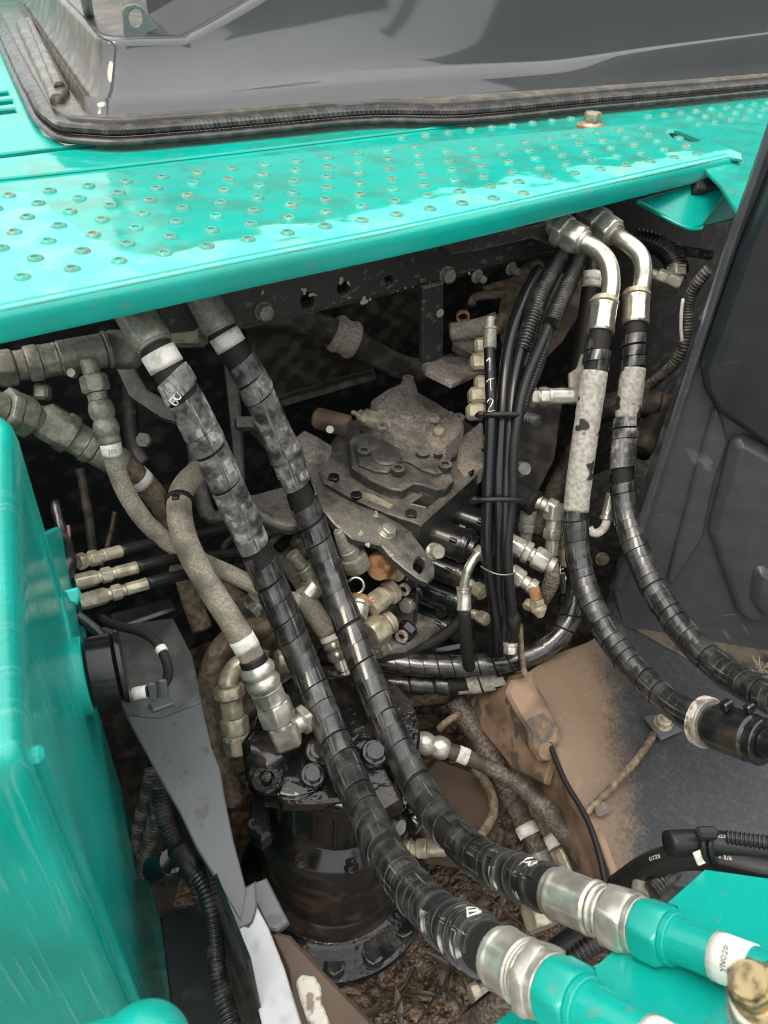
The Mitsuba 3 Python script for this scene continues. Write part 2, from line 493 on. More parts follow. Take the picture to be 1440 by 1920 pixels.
def c_zinc(p, n, uv):
    a = fbm(p.x * 90, p.y * 90, p.z * 90, 3)
    b = fbm(p.x * 28 + 4, p.y * 28, p.z * 28, 3)
    c = mix((0.46, 0.45, 0.39), (0.64, 0.625, 0.55), smoothstep(.3, .7, a))
    return mix(c, (0.15, 0.135, 0.10), smoothstep(.52, .8, b) * .7)
mat('zinc', proc(c_zinc), 0.30, 0.7)
mat('steel', proc(lambda p, n, uv: mix((0.62, 0.60, 0.50), (0.36, 0.36, 0.31), speck(p, 60, .5, .8))), 0.22, 0.85)


def c_grimy(p, n, uv):
    a = fbm(p.x * 240, p.y * 240, p.z * 240, 3)
    b = fbm(p.x * 30 + 4, p.y * 30, p.z * 30, 3)
    c = mix((0.19, 0.19, 0.155), (0.28, 0.28, 0.23), smoothstep(.3, .7, a))
    return mix(c, (0.10, 0.098, 0.08), smoothstep(.45, .8, b) * .7)
mat('zinc_grimy', proc(c_grimy), 0.42, 0.3)


def c_beige(p, n, uv):
    a = fbm(p.x * 70, p.y * 70, p.z * 70, 3)
    return mix((0.50, 0.455, 0.34), (0.27, 0.235, 0.165), smoothstep(.35, .75, a))
mat('zinc_yellow', proc(c_beige), 0.36, 0.45)
mat('rust', proc(lambda p, n, uv: mix((0.36, 0.20, 0.10), (0.20, 0.085, 0.035), speck(p, 60, .4, .7))), 0.6, 0.1)


def c_iron(p, n, uv):
    a = fbm(p.x * 420, p.y * 420, p.z * 420, 3)
    b = fbm(p.x * 14 + 2, p.y * 14, p.z * 14, 3)
    c = mix((0.020, 0.021, 0.021), (0.042, 0.042, 0.040), a)
    dust = smoothstep(.3, .8, dr.abs(n.z)) * (.25 + .75 * smoothstep(.35, .62, .6 * b + .4 * fbm(p.x * 60, p.y * 60, p.z * 60, 3))) * (.7 + .3 * smoothstep(.4, .6, a))
    c = mix(c, (0.25, 0.23, 0.195), dust * .72)
    return mix(c, (0.13, 0.125, 0.105), 0.6 * speck(p, 75, .64, .74))
mat('iron', proc(c_iron), 0.4, spec=0.5)


def c_ironb(p, n, uv):
    a = fbm(p.x * 300, p.y * 300, p.z * 300, 3)
    c = mix((0.22, 0.188, 0.16), (0.36, 0.315, 0.27), smoothstep(.35, .65, a))
    return mix(c, (0.045, 0.042, 0.038), smoothstep(.5, .8, fbm(p.x * 18, p.y * 18, p.z * 18, 3)) * .7)
mat('iron_dusty', proc(c_ironb), 0.7, spec=0.3)


def b_oil(p, n, uv):
    return fbm(p.x * 130, p.y * 130, p.z * 130, 3)
mat('iron_oily', proc(lambda p, n, uv: mix((0.007, 0.007, 0.007), (0.028, 0.024, 0.02), speck(p, 24, .45, .7))), 0.14, spec=0.6, bump=proc(b_oil), bump_scale=0.0011)
mat('iron_black', proc(lambda p, n, uv: mix((0.010, 0.011, 0.012), (0.04, 0.033, 0.026), speck(p, 22, .52, .75))), 0.16, spec=0.7)
mat('rust_band', proc(lambda p, n, uv: mix((0.014, 0.013, 0.012), (0.06, 0.038, 0.026), speck(p, 26, .46, .74))), 0.25, spec=0.6)


def c_mud(p, n, uv):
    a = fbm(p.x * 60, p.y * 60, p.z * 60, 4)
    b = fbm(p.x * 9, p.y * 9, p.z * 9, 3)
    return mix(mix((0.035, 0.023, 0.014), (0.12, 0.08, 0.05), smoothstep(.3, .7, a)), (0.15, 0.10, 0.068), smoothstep(.5, .8, b) * .6)
mat('mud', proc(c_mud), 0.22, spec=0.5, bump=proc(lambda p, n, uv: fbm(p.x * 75, p.y * 75, p.z * 75, 4)), bump_scale=0.02)
mat('clay', proc(lambda p, n, uv: mix(mix((0.25, 0.172, 0.115), (0.10, 0.067, 0.043), smoothstep(.35, .7, fbm(p.x * 17, p.y * 17, p.z * 17, 4))), (0.06, 0.06, 0.06), .8 * speck(p, 26, .62, .68))), 0.6, spec=0.3)


def c_floor(p, n, uv):
    a = fbm(p.x * 150, p.y * 150, p.z * 150, 3)
    e = fbm(p.x * 16, p.y * 16, p.z * 16, 4) - 0.5
    c = mix((0.034, 0.038, 0.043), (0.052, 0.054, 0.057), smoothstep(.4, .75, a))
    edge = smoothstep(-.045, .030, 0.04 * (fbm(p.x * 260, p.y * 260, 1, 2) - .5) + 0.385 - (p.x - (0.0 * p.y)) - (p.y - 0.75) * -0.10 + e * 0.09)
    m = mix((0.22, 0.16, 0.115), (0.15, 0.107, 0.075), fbm(p.x * 10, p.y * 10, p.z * 10, 3))
    m = mix(m, (0.33, 0.26, 0.2), .2 * speck(p, 120, .6, .78))
    return mix(c, m, edge)
mat('floor_paint', proc(c_floor), 0.42, spec=0.4)


def c_cover(p, n, uv):
    a = fbm(p.x * 40, p.y * 40, p.z * 40, 3)
    q = p.x * .6 + p.y * .7
    s1 = noise(q * 150 + p.z * 60, p.z * 9 - q * 11, 1); s2 = noise(q * 120 - p.z * 130, p.z * 14 + q * 8, 5)
    c = mix((0.040, 0.045, 0.051), (0.066, 0.071, 0.078), a)
    return mix(c, (0.16, 0.16, 0.16), .55 * smoothstep(.90, .98, dr.maximum(s1, s2)) * smoothstep(.35, .6, a))
mat('cover', proc(c_cover), 0.33, spec=0.5)
mat('cover_gloss', proc(lambda p, n, uv: mix(c_cover(p, n, uv), (0.006, 0.008, 0.010), .75)), 0.2, spec=0.5)
mat('label_white', proc(lambda p, n, uv: mix((0.70, 0.69, 0.63), (0.42, 0.40, 0.34), speck(p, 60, .5, .8))), 0.5, spec=0.3)
mat('ink', (0.05, 0.05, 0.05), 0.6)
mat('chalk', proc(lambda p, n, uv: mix((0.66, 0.66, 0.63), (0.25, 0.25, 0.24), speck(p, 260, .5, .7))), 0.7)
mat('dark_paint', proc(lambda p, n, uv: mix((0.016, 0.019, 0.021), (0.06, 0.059, 0.055), speck(p, 34, .45, .8))), 0.5, spec=0.4)
mat('dark_dusty', proc(lambda p, n, uv: mix((0.03, 0.027, 0.023), (0.10, 0.088, 0.07), speck(p, 40, .35, .75))), 0.6, spec=0.3)
mat('white_scale', proc(lambda p, n, uv: mix((0.50, 0.47, 0.42), (0.2, 0.16, 0.12), speck(p, 120, .45, .65))), 0.7, bump=proc(b_oil), bump_scale=0.004)
mat('leaf_dry', (0.035, 0.027, 0.016), 0.4)
mat('wire_beige', (0.33, 0.29, 0.20), 0.5)
mat('conduit', proc(lambda p, n, uv: mix((0.014, 0.015, 0.015), (0.05, 0.049, 0.045), speck(p, 70, .5, .75))), 0.26, spec=0.7)
mat('conduit_dusty', proc(lambda p, n, uv: mix((0.05, 0.048, 0.044), (0.15, 0.14, 0.12), speck(p, 90, .4, .7))), 0.6, spec=0.3)


def c_tank(p, n, uv):
    h = p.x * .75 - p.y * .66
    st = noise(h * 420, p.z * 9, 2) * .6 + noise(h * 800 + 7, p.z * 20, 8) * .4
    c = mix((0.002, 0.36, 0.30), (0.004, 0.285, 0.235), smoothstep(.35, .6, fbm(p.x * 10, p.y * 10, p.z * 5, 3)))
    return mix(c, (0.10, 0.38, 0.32), .45 * smoothstep(.66, .76, st))
def b_tank(p, n, uv):
    h = p.x * .75 - p.y * .66
    return noise(h * 420, p.z * 9, 2) * .6 + noise(h * 800 + 7, p.z * 20, 8) * .5
mat('teal_streaked', proc(c_tank), 0.16, spec=0.6, coat=0.4, bump=proc(b_tank), bump_scale=0.0005)
mat('label_dirty', (0.36, 0.34, 0.27), 0.7)
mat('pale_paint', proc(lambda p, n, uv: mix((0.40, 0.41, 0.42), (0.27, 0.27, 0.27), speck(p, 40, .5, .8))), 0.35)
def c_hdd(p, n, uv):
    a = fbm(p.x * 320, p.y * 320, p.z * 320, 3)
    b = fbm(p.x * 22, p.y * 22, p.z * 22, 3)
    return mix(mix((0.055, 0.045, 0.036), (0.15, 0.125, 0.10), smoothstep(.35, .65, a)), (0.035, 0.028, 0.022), smoothstep(.4, .7, b))
mat('hose_dark_dusty', proc(c_hdd), 0.55, spec=0.4)
mat('clay_dark', proc(lambda p, n, uv: mix((0.105, 0.072, 0.05), (0.055, 0.038, 0.026), fbm(p.x * 16, p.y * 16, p.z * 16, 4))), 0.55, spec=0.3)
mat('wire_pink', (0.25, 0.12, 0.10), 0.5)

mat('lug_paint', (0.11, 0.155, 0.145), 0.35)
mat('yard_wall', proc(lambda p, n, uv: mix((0.09, 0.095, 0.10), (0.12, 0.125, 0.13), fbm(p.x, p.y, p.z, 3))), 0.7, spec=0.3)
mat('yard_roof', (0.09, 0.095, 0.10), 0.6)

mat('rail_dusty', proc(lambda p, n, uv: mix((0.05, 0.053, 0.052), (0.10, 0.10, 0.092), speck(p, 45, .4, .75))), 0.5)
mat('hood_dusty', proc(lambda p, n, uv: mix((0.075, 0.072, 0.062), (0.14, 0.13, 0.11), speck(p, 30, .4, .75))), 0.3, spec=0.4)


def c_worn(p, n, uv):
    arcs = noise(uv.x * 7, uv.y * 150, 2) * .7 + noise(uv.x * 15, uv.y * 300, 5) * .3
    c = mix((0.013, 0.014, 0.014), (0.045, 0.045, 0.043), speck(p, 50, .4, .75))
    return mix(c, (0.40, 0.40, 0.38), smoothstep(.70, .80, arcs) * smoothstep(.4, .55, noise(uv.x * 5, uv.y * 30, 9)))
mat('wrap_worn', proc(c_worn), 0.3, spec=0.8)

mat('brass_worn', proc(lambda p, n, uv: mix((0.42, 0.33, 0.17), (0.14, 0.11, 0.07), speck(p, 160, .4, .65))), 0.3, 0.8)
# ---------------------------------------------------------------- the bay: back wall, floor
def project(p):
    v = np.asarray(p) - EYE; d = v @ FWD
    return 720 + FOC * (v @ RGT) / d, 960 + FOC * (v @ DWN) / d, d


E1 = unit(np.array([0.80, 0.60, 0.0])); E2 = np.array([-E1[1], E1[0], 0.0])       # along the walkway, and across it away from the bay


def wall(p, direction, length, z0, z1, thick):
    c = np.asarray(p) + unit(direction) * length / 2; c = np.array([c[0], c[1], (z0 + z1) / 2])
    n = unit(np.cross(direction, UP))
    return chamfer_box(c, unit(direction) * length, n * thick, UP * (z1 - z0), .004)


k = whole('bulkhead', wall(np.array([-1.0, 1.02, 0]), E1, 3.0, -.2, 1.1, .02), 'dark_paint', 'black steel bulkhead at the very back of the bay, behind the valve and beam', 'bulkhead')
pb = (np.array([-1.0, 1.0, 0]), np.array([E2[0], E2[1], 0]))
part(k, 'ledge', slab(plane3(at(480, 762, 1.52), at(720, 690, 1.62), at(720, 700, 1.55)), [(470, 752), (700, 690), (704, 700), (474, 766)], .012), 'dark_dusty')
part(k, 'panel', slab((at(600, 700, 1.62), np.array([-E2[0], -E2[1], 0])), [(470, 600), (790, 520), (800, 640), (700, 690), (480, 760)], .02), 'dark_dusty')
k2 = whole('rear_partition', wall(np.array([.42, 1.0, 0]), np.array([.5, 1, 0]), 1.4, -.2, 1.07, .02), 'dark_paint', 'dark partition seen in the gap behind the side cover', 'wall')
structure('bay_floor', chamfer_box((0.3, 1.5, -.16), (4.4, 0, 0), (0, 4.2, 0), (0, 0, .04)), 'dark_dusty')
k = whole('side_bulkhead', wall(np.array([-.62, .62, 0]), np.array([-.2, 1, 0]), 1.2, -.2, 1.06, .02), 'dark_paint', 'dark inner wall behind the hoses at the left of the bay', 'wall')

# ---------------------------------------------------------------- walkway: deck and stepped anti-slip plate
Z_STEP, Z_DECK = 1.15, 1.138
deck = slab(level(Z_DECK), [(-60, 301), (0, 297), (185, 274), (350, 262), (500, 248), (720, 228), (860, 230), (1080, 205), (1440, 168), (1560, 156), (1560, 330), (1400, 420), (1350, 345), (1240, 232), (700, 276), (0, 346), (-60, 352)], .006, .0015)
dk = whole('walkway_deck', deck, 'teal_step', 'teal painted deck strip between the grey engine hood and the front anti-slip plate', 'deck plate')
part(dk, 'fold', tube([on(-40, 341, level(Z_DECK + .001)), on(360, 297, level(Z_DECK + .001)), on(720, 253, level(Z_DECK + .001)), on(850, 237, level(Z_DECK + .001))], .0035, 10), 'teal')
dl = whole('side_deck', slab(level(Z_DECK + .004), [(-80, 60), (-10, 60), (46, 190), (82, 252), (125, 272), (182, 268), (0, 287), (-80, 292)], .02, .003,
                              holes=[[(-30, 176), (14, 170), (19, 178), (-28, 185)], [(-28, 191), (22, 185), (26, 194), (-26, 201)], [(-26, 207), (27, 202), (33, 211), (-24, 218)]]), 'teal',
           'teal deck with black louvre slots left of the grey hood', 'deck plate')
part(dl, 'louvre_backing', slab(level(Z_DECK - .012), [(-70, 150), (60, 150), (70, 240), (-70, 250)], .004), 'dark_paint')
part(dl, 'far_panel', slab((on(40, 30, level(Z_DECK)), unit(np.array([.15, -1, .25]))), [(-80, -80), (60, -80), (44, 26), (20, 36), (-80, 60)], .02), 'teal')

step_top = [(-70, 595), (0, 580), (240, 532), (480, 483), (720, 436), (1080, 357), (1378, 291), (1400, 300), (1252, 229), (1236, 228), (960, 252), (690, 276), (440, 297), (0, 343), (-70, 351)]
step_top = [(-70, 595), (0, 580), (240, 532), (480, 483), (720, 436), (1080, 357), (1368, 293), (1393, 297), (1392, 288), (1252, 230), (1236, 228), (960, 252), (690, 276), (440, 297), (0, 343), (-70, 351)]
slot = [(1252, 246), (1260, 242), (1272, 244), (1316, 262), (1304, 266), (1288, 265), (1262, 258)]
st = whole('anti_slip_plate', slab(level(Z_STEP), step_top, .006, .002, holes=[slot]), 'teal_step', 'wet teal anti-slip plate with raised studs above the hoses', 'step plate')
front = [on(x, y, level(Z_STEP)) for x, y in [(-70, 595), (0, 580), (240, 532), (480, 483), (720, 436), (1080, 357), (1372, 292)]]
# folded front lip: a rounded edge swept along the front
lip_prof = [(.012, .0), (.004, -.0006), (-.003, -.0035), (-.0065, -.009), (-.0075, -.016), (-.0075, -.030), (-.0065, -.034), (-.002, -.035), (-.002, -.008), (.004, -.006), (.012, -.006)]
q, tg, s = path(front, .02)
nn = np.cross(tg, UP); nn = np.where((nn @ E2 > 0)[:, None], nn, -nn)
lv = np.stack([q + nn * (o + .0016) + UP * (h + .0004) for o, h in lip_prof], 1).reshape(-1, 3)
part(st, 'front_lip', grid_mesh(lv, len(q), len(lip_prof)), 'teal', smooth=50)
part(st, 'end_gusset', slab(plane3(on(1372, 296, level(Z_STEP - .004)), on(1394, 296, level(Z_STEP - .004)), on(1383, 330, level(Z_STEP - .03))), [(1368, 296), (1396, 298), (1394, 322), (1370, 330)], .004), 'teal')
# studs punched through the plate
poly_w = Polygon([tuple(on(x, y, level(Z_STEP))[:2]) for x, y in [(-70, 570), (0, 556), (720, 420), (1080, 344), (1330, 290), (1262, 250), (1230, 236), (690, 284), (440, 307), (0, 352), (-70, 360)]])
ed = unit(np.array([.807, .590, 0])); en = np.array([-ed[1], ed[0], 0])


def stud(c, r, h):
    n = 12
    th = np.arange(n) * 2 * np.pi / n
    prof = [(1.0, -.001), (.93, .2 * h), (.78, .75 * h), (.60, h), (.46, .86 * h), (.40, .3 * h)]
    lob = 1 + .10 * np.cos(th * 3 + rng.uniform(0, 6))
    v = np.array([c + r * pr * np.where(pr < .8, lob, 1)[:, None] * np.stack([np.cos(th), np.sin(th), 0 * th], 1) + UP * hh for pr, hh in prof]).reshape(-1, 3)
    return grid_mesh(v, len(prof), n, cap=True)


for j in range(-9, 5):
    for i in range(-10, 26):
        si = i * .0537 + (.0003 * i * i if i > 0 else 0) + (j % 2) * .0275
        p = np.array([-.484, 1.043, Z_STEP]) + ed * (si - .006) + en * (j * .0478)
        if poly_w.contains(shapely.Point(p[0], p[1])):
            x, y, _ = project(p)
            if -25 < x < 1465: part(st, 'stud', stud(p + UP * .0002, .0102, .0036), 'stud_worn' if rng.random() < .62 else 'stud_paint')
poly_d = Polygon([tuple(on(x, y, level(Z_DECK))[:2]) for x, y in [(720, 262), (860, 246), (1080, 222), (1440, 186), (1560, 176), (1560, 280), (1420, 300), (1270, 226), (1236, 218), (960, 242), (720, 266)]])
poly_d2 = Polygon([tuple(on(x, y, level(Z_DECK))[:2]) for x, y in [(1400, 300), (1560, 170), (1560, 330), (1400, 380)]])
for j in range(0, 12):
    for i in range(4, 50):
        p = np.array([-.484, 1.043, Z_DECK]) + ed * (i * .0555 + (j % 2) * .0277) + en * (j * .0470 + .012)
        if poly_d.contains(shapely.Point(p[0], p[1])) or poly_d2.contains(shapely.Point(p[0], p[1])):
            x, y, _ = project(p)
            if -25 < x < 1465: part(dk, 'stud', stud(p, .0105, .0042), 'stud_paint' if rng.random() < .7 else 'stud_worn')
# bolt on the deck
c = on(1107, 240, level(Z_DECK))
b = thing('flange_bolt', 'zinc hex bolt with rusty washer on the teal deck by the hood', 'bolt')
part(b, 'washer', cyl(c, UP, .006, .030, sides=40), 'rust')
part(b, 'flange', turned(c + UP * .006, UP, [(0, .022), (.004, .020), (.007, .015)], 32), 'zinc_yellow')
part(b, 'head', hexnut(c + UP * .009, UP, .021, .032, ref=(1, .2, 0)), 'zinc_yellow')
# support channel under the right-hand end
ch = thing('support_channel', 'teal folded channel with round hole under the right end of the step plate', 'bracket')
p1 = plane3(on(1205, 380, level(1.09)), on(1315, 425, level(1.06)), on(1370, 350, level(1.105)))
part(ch, 'tray', slab(p1, [(1195, 374), (1292, 430), (1318, 422), (1372, 348), (1300, 345)], .003), 'teal')
p2 = plane3(on(1318, 424, level(1.055)), on(1400, 395, level(1.055)), on(1326, 360, level(1.10)))
part(ch, 'cheek', slab(p2, [(1316, 425), (1330, 363), (1450, 335), (1450, 385), (1390, 408)], .004, holes=[circle(1336, 372, 9, 18)]), 'teal')
part(ch, 'rim', tube([on(1192, 378, level(1.09)), on(1240, 404, level(1.072)), on(1290, 428, level(1.06)), on(1316, 424, level(1.055))], .004, 10), 'teal')
part(ch, 'packer', slab(plane3(on(1310, 352, level(1.112)), on(1378, 340, level(1.112)), on(1312, 330, level(1.125))), [(1308, 334), (1380, 318), (1380, 342), (1322, 356), (1308, 352)], .03), 'dark_paint')

# ---------------------------------------------------------------- engine hood
base_px = [(-60, -60), (0, 88), (46, 192), (80, 246), (126, 270), (196, 275), (350, 266), (500, 252), (720, 233), (845, 234), (930, 228), (1080, 212), (1260, 195), (1440, 177), (1620, 160)]
zb = 1.146
bw = np.array([on(x, y, level(zb)) for x, y in base_px])
t = np.r_[0, np.cumsum(np.linalg.norm(np.diff(bw, axis=0), axis=1) ** .7)]
tt = np.concatenate([np.linspace(t[0], t[2], 14, endpoint=False), np.linspace(t[2], t[6], 60, endpoint=False), np.linspace(t[6], t[-1], 110)])
from scipy.interpolate import PchipInterpolator
ob = PchipInterpolator(t, bw)(tt)
for _ in range(3): ob[1:-1] = .25 * ob[:-2] + .5 * ob[1:-1] + .25 * ob[2:]
tg = np.gradient(ob, axis=0); tg /= np.linalg.norm(tg, axis=1, keepdims=True)
nin = np.cross(UP, tg)
inside = bw[9] + E2 * .6
nin = np.where(((inside - ob) * nin).sum(1)[:, None] > 0, nin, -nin)
for _ in range(30): nin[1:-1] = .25 * nin[:-2] + .5 * nin[1:-1] + .25 * nin[2:]
nin /= np.linalg.norm(nin, axis=1, keepdims=True)


xs = np.array([project(p)[0] for p in ob])
front_i = int(np.argmax(xs > 215))


def raise_to(i, o, line):
    lo, hi = 0, .9
    for _ in range(30):
        h = (lo + hi) / 2
        x, y, d = project(ob[i] + nin[i] * o + UP * h)
        if y > np.interp(x, [l[0] for l in line], [l[1] for l in line]): lo = h
        else: hi = h
    return lo


xs = np.array([project(p)[0] for p in ob])
crease_line = [(100, 205), (180, 200), (290, 197), (400, 174), (645, 137), (835, 126), (1045, 116), (1220, 90), (1440, 62), (1800, 20)]
top_line = [(60, 150), (170, 128), (300, 92), (450, 5), (700, -150), (1500, -700)]
os_ = ob.copy()
for _ in range(900): os_[front_i + 6:-1] = .25 * os_[front_i + 5:-2] + .5 * os_[front_i + 6:-1] + .25 * os_[front_i + 7:]
ns_ = nin.copy()
for _ in range(900): ns_[front_i + 6:-1] = .25 * ns_[front_i + 5:-2] + .5 * ns_[front_i + 6:-1] + .25 * ns_[front_i + 7:]
ob0, nin0 = ob, nin
ob, nin = os_, ns_ / np.linalg.norm(ns_, axis=1, keepdims=True)
hc = np.array([raise_to(i, .085, crease_line) for i in range(len(ob))]); ht = np.array([raise_to(i, .16, top_line) for i in range(len(ob))])
hc[:front_i + 8] = hc[front_i + 8]; ht[:front_i + 8] = ht[front_i + 8]
ht = np.minimum(ht, .52); hc = np.clip(hc, .05, .2)
for _ in range(12):
    for a in (hc, ht): a[1:-1] = .25 * a[:-2] + .5 * a[1:-1] + .25 * a[2:]
levels = [(.020, lambda i: .030), (.034, lambda i: .036), (.046, lambda i: .0365), (.055, lambda i: .039), (.062, lambda i: .047), (.067, lambda i: .060),
          (.075, lambda i: .060 + (hc[i] - .06) * .5), (.082, lambda i: hc[i] - .006), (.086, lambda i: hc[i]), (.093, lambda i: hc[i] + .003)]
for f in (.12, .3, .5, .7, .85, .93):
    levels.append((.094 + .052 * f + .010 * math.sin(f * math.pi), lambda i, f=f: hc[i] + (ht[i] - hc[i]) * f))
levels += [(.150, lambda i: hc[i] + (ht[i] - hc[i]) * .97), (.162, lambda i: ht[i] - .001), (.172, lambda i: ht[i] - .001), (.180, lambda i: ht[i] - .010), (.42, lambda i: ht[i] + .0), (.47, lambda i: ht[i] + .42), (.9, lambda i: ht[i] + .45)]  # final rows raise an unseen wall, added to block sky reflected in plate
hood = thing('engine_hood', 'glossy dark grey engine hood behind the teal walkway', 'engine hood')
fl_poly = Polygon(np.vstack([(ob0 + nin0 * .030)[::2, :2], (ob0[-1] + E2 * 1.2)[None, :2], (ob0[0] + E2 * 1.2)[None, :2]]))
part(hood, 'flange', prism(fl_poly, np.array([0, 0, zb + .037]), np.array([1.0, 0, 0]), np.array([0, 1.0, 0]), UP, .012, .004), 'hood_dusty', smooth=50)
dl = unit(ob0[8] - ob0[2]); nl = np.cross(UP, dl); nl = nl if nl @ E1 > 0 else -nl
df = unit(ob[front_i + 26] - ob[front_i + 8]); nf = nin[front_i + 16]
i0 = front_i + 14
hcl, htl = hc[i0], ht[i0]


def shell_row(of, h):
    """One level of the shell: along the end, round the corner, along the front."""
    ol = .082 + (of - .052) * .55
    pl, pf = ob0[5] + nl * ol, ob[i0] + nin[i0] * of
    M = np.array([[dl[0], -df[0]], [dl[1], -df[1]]])
    a_, b_ = np.linalg.solve(M, (pf - pl)[:2])
    X = pl + dl * a_
    r_ = .05
    left = [X - dl * t for t in np.linspace(1.3, r_, 26)]
    p0, p1, p2 = X - dl * r_, X, X + df * r_
    corner = [p0 * (1 - t) ** 2 + 2 * p1 * t * (1 - t) + p2 * t * t for t in np.linspace(0, 1, 16)[1:]]
    join = [p2 * (1 - t) + pf * t for t in np.linspace(0, 1, 10)[1:-1]]
    n0 = len(left) + len(corner) + len(join)
    front = [ob[i] + nin[i] * of for i in range(i0, len(ob))]
    hs = [h(i0)] * n0 + [h(i) for i in range(i0, len(ob))]
    return np.array(left + corner + join + front) + UP * np.array(hs)[:, None]


rows = np.stack([shell_row(o, fh) for o, fh in [(.052, lambda i: .030)] + levels[3:]], 1)
cut_i = 31
part(hood, 'shell', grid_mesh(rows[cut_i:].reshape(-1, 3), len(rows) - cut_i, rows.shape[1], wrap=False), 'hood_paint', smooth=50)
part(hood, 'end_skin', grid_mesh(rows[:cut_i + 1].reshape(-1, 3), cut_i + 1, rows.shape[1], wrap=False), 'hood_dusty', smooth=50, label='dull dusty end of the hood')
ob, nin = ob0, nin0
sv = np.array([[ob[i] + nin[i] * o + UP * h for o, h in [(.02, .0), (.0, .0), (-.004, .005), (-.001, .0105), (.006, .0115), (.02, .011)]] for i in range(len(ob))])
part(hood, 'lower_seal', grid_mesh(sv.reshape(-1, 3), len(ob), 6, wrap=False), 'rubber_wet', smooth=True)
# beaded upper seal: fine ribs along it
fine = np.linspace(0, len(ob) - 1, 1300)
i0 = np.clip(fine.astype(int), 0, len(ob) - 2); fr = (fine - i0)[:, None]
fo, fn = ob[i0] * (1 - fr) + ob[i0 + 1] * fr, nin[i0] * (1 - fr) + nin[i0 + 1] * fr
rib = np.where(np.arange(1300) % 4 < 2, 0.0, .0016)[:, None]
sv = np.stack([fo + fn * (o - (rib if 0 < k < 5 else 0)) + UP * h for k, (o, h) in enumerate([(.03, .013), (.012, .0135), (.0065, .018), (.0075, .024), (.014, .028), (.024, .0295), (.034, .030)])], 1)
part(hood, 'beaded_seal', grid_mesh(sv.reshape(-1, 3), 1300, 7, wrap=False), 'rubber_wet', smooth=30)
# stepped ledge on the end flange
zl = level(zb + .040)
part(hood, 'end_ledge', slab(level(zb + .052), [(28, 36), (60, 30), (128, 158), (118, 176), (92, 178), (84, 160)], .016, .006), 'hood_dusty', smooth=50)
part(hood, 'end_ridge', slab(level(zb + .060), [(50, 36), (60, 34), (120, 152), (100, 156)], .009, .004), 'hood_dusty', smooth=50)
z_lug = zb + .120
lc = on(262, 72, level(z_lug)); ln_ = unit(np.array([EYE[0] - lc[0], EYE[1] - lc[1], 0.05]))
part(hood, 'lifting_lug', slab((lc, ln_), [(229, 22), (236, 10), (252, 7), (266, 12), (272, 20), (296, 54), (236, 84), (233, 76)], .008, .0015, holes=[circle(254, 33, 13, 18, 17)]), 'lug_paint')
part(hood, 'lug_pad', slab(level(z_lug - .006), [(238, 78), (292, 58), (302, 64), (286, 88), (256, 94)], .012, .004), 'hood_paint', smooth=50)
part(hood, 'stub_pipe', tube([on(168, 34, level(z_lug - .01)), on(162, 4, level(z_lug + .05)), on(158, -50, level(z_lug + .15))], .010, 14), 'lug_paint')
for a, bb, w in [((196, 80), (330, 4), .008)]:
    pa, pc = on(*a, level(z_lug - .004)), on(*bb, level(z_lug))
    part(hood, 'top_rib', brick((pa + pc) / 2, pc - pa, (.010, w, np.linalg.norm(pc - pa)), UP, .003), 'hood_paint')

# ---------------------------------------------------------------- what the hood mirrors: yard buildings behind the photographer
hm = np.array([.1, 1.7, 0])


def yard_block(base, label, cat_, az0, az1, dist, height, z0=-1.2, depth=4.0, m='yard_wall', slope=0.0):
    d = lambda az: -E2 * math.cos(math.radians(az)) + E1 * math.sin(math.radians(az))
    a, b = hm + d(az0) * dist, hm + d(az1) * dist
    n = unit(np.cross(b - a, UP)); n = n if n @ (a - hm) > 0 else -n
    X = unit(b - a); L = np.linalg.norm(b - a)
    prof = Polygon([(0, z0), (L, z0), (L, height - slope), (0, height)])
    k_ = thing(base, label, cat_)
    part(k_, 'walls', prism(prof, a, X, UP, -n, depth, .02), m)
    part(k_, 'roof', chamfer_box((a + b) / 2 + n * depth / 2 + UP * (height - slope / 2 + .06), X * (L + .3) - UP * slope, n * (depth + .4), UP * .12, .02), 'yard_roof')
    return k_


yard_block('workshop_building', 'grey workshop building behind the photographer, mirrored in the hood', 'building', 2, 17, 9.0, 7.0, slope=2.6)
yard_block('yard_shed', 'lower grey shed behind the photographer, mirrored in the hood', 'building', -8, 0, 11.0, 4.6)
yard_block('tall_building', 'tall grey building behind the photographer, mirrored in the right part of the hood', 'building', 30, 75, 12.0, 9.0)
yp = thing('yard_pole', 'grey pole behind the photographer, mirrored in the hood', 'pole')
part(yp, 'shaft', cyl(hm - E2 * 8.5 * math.cos(.35) + E1 * 8.5 * math.sin(.35) - UP * 1.2, UP, 6.2, .12), 'yard_wall')
part(yp, 'cap', cyl(hm - E2 * 8.5 * math.cos(.35) + E1 * 8.5 * math.sin(.35) + UP * 5.0, UP, .1, .16), 'yard_roof')

# ---------------------------------------------------------------- left: teal side tank
def polar(deg, rho, z=0.0):
    return np.array([rho * math.sin(math.radians(deg)), rho * math.cos(math.radians(deg)), z])


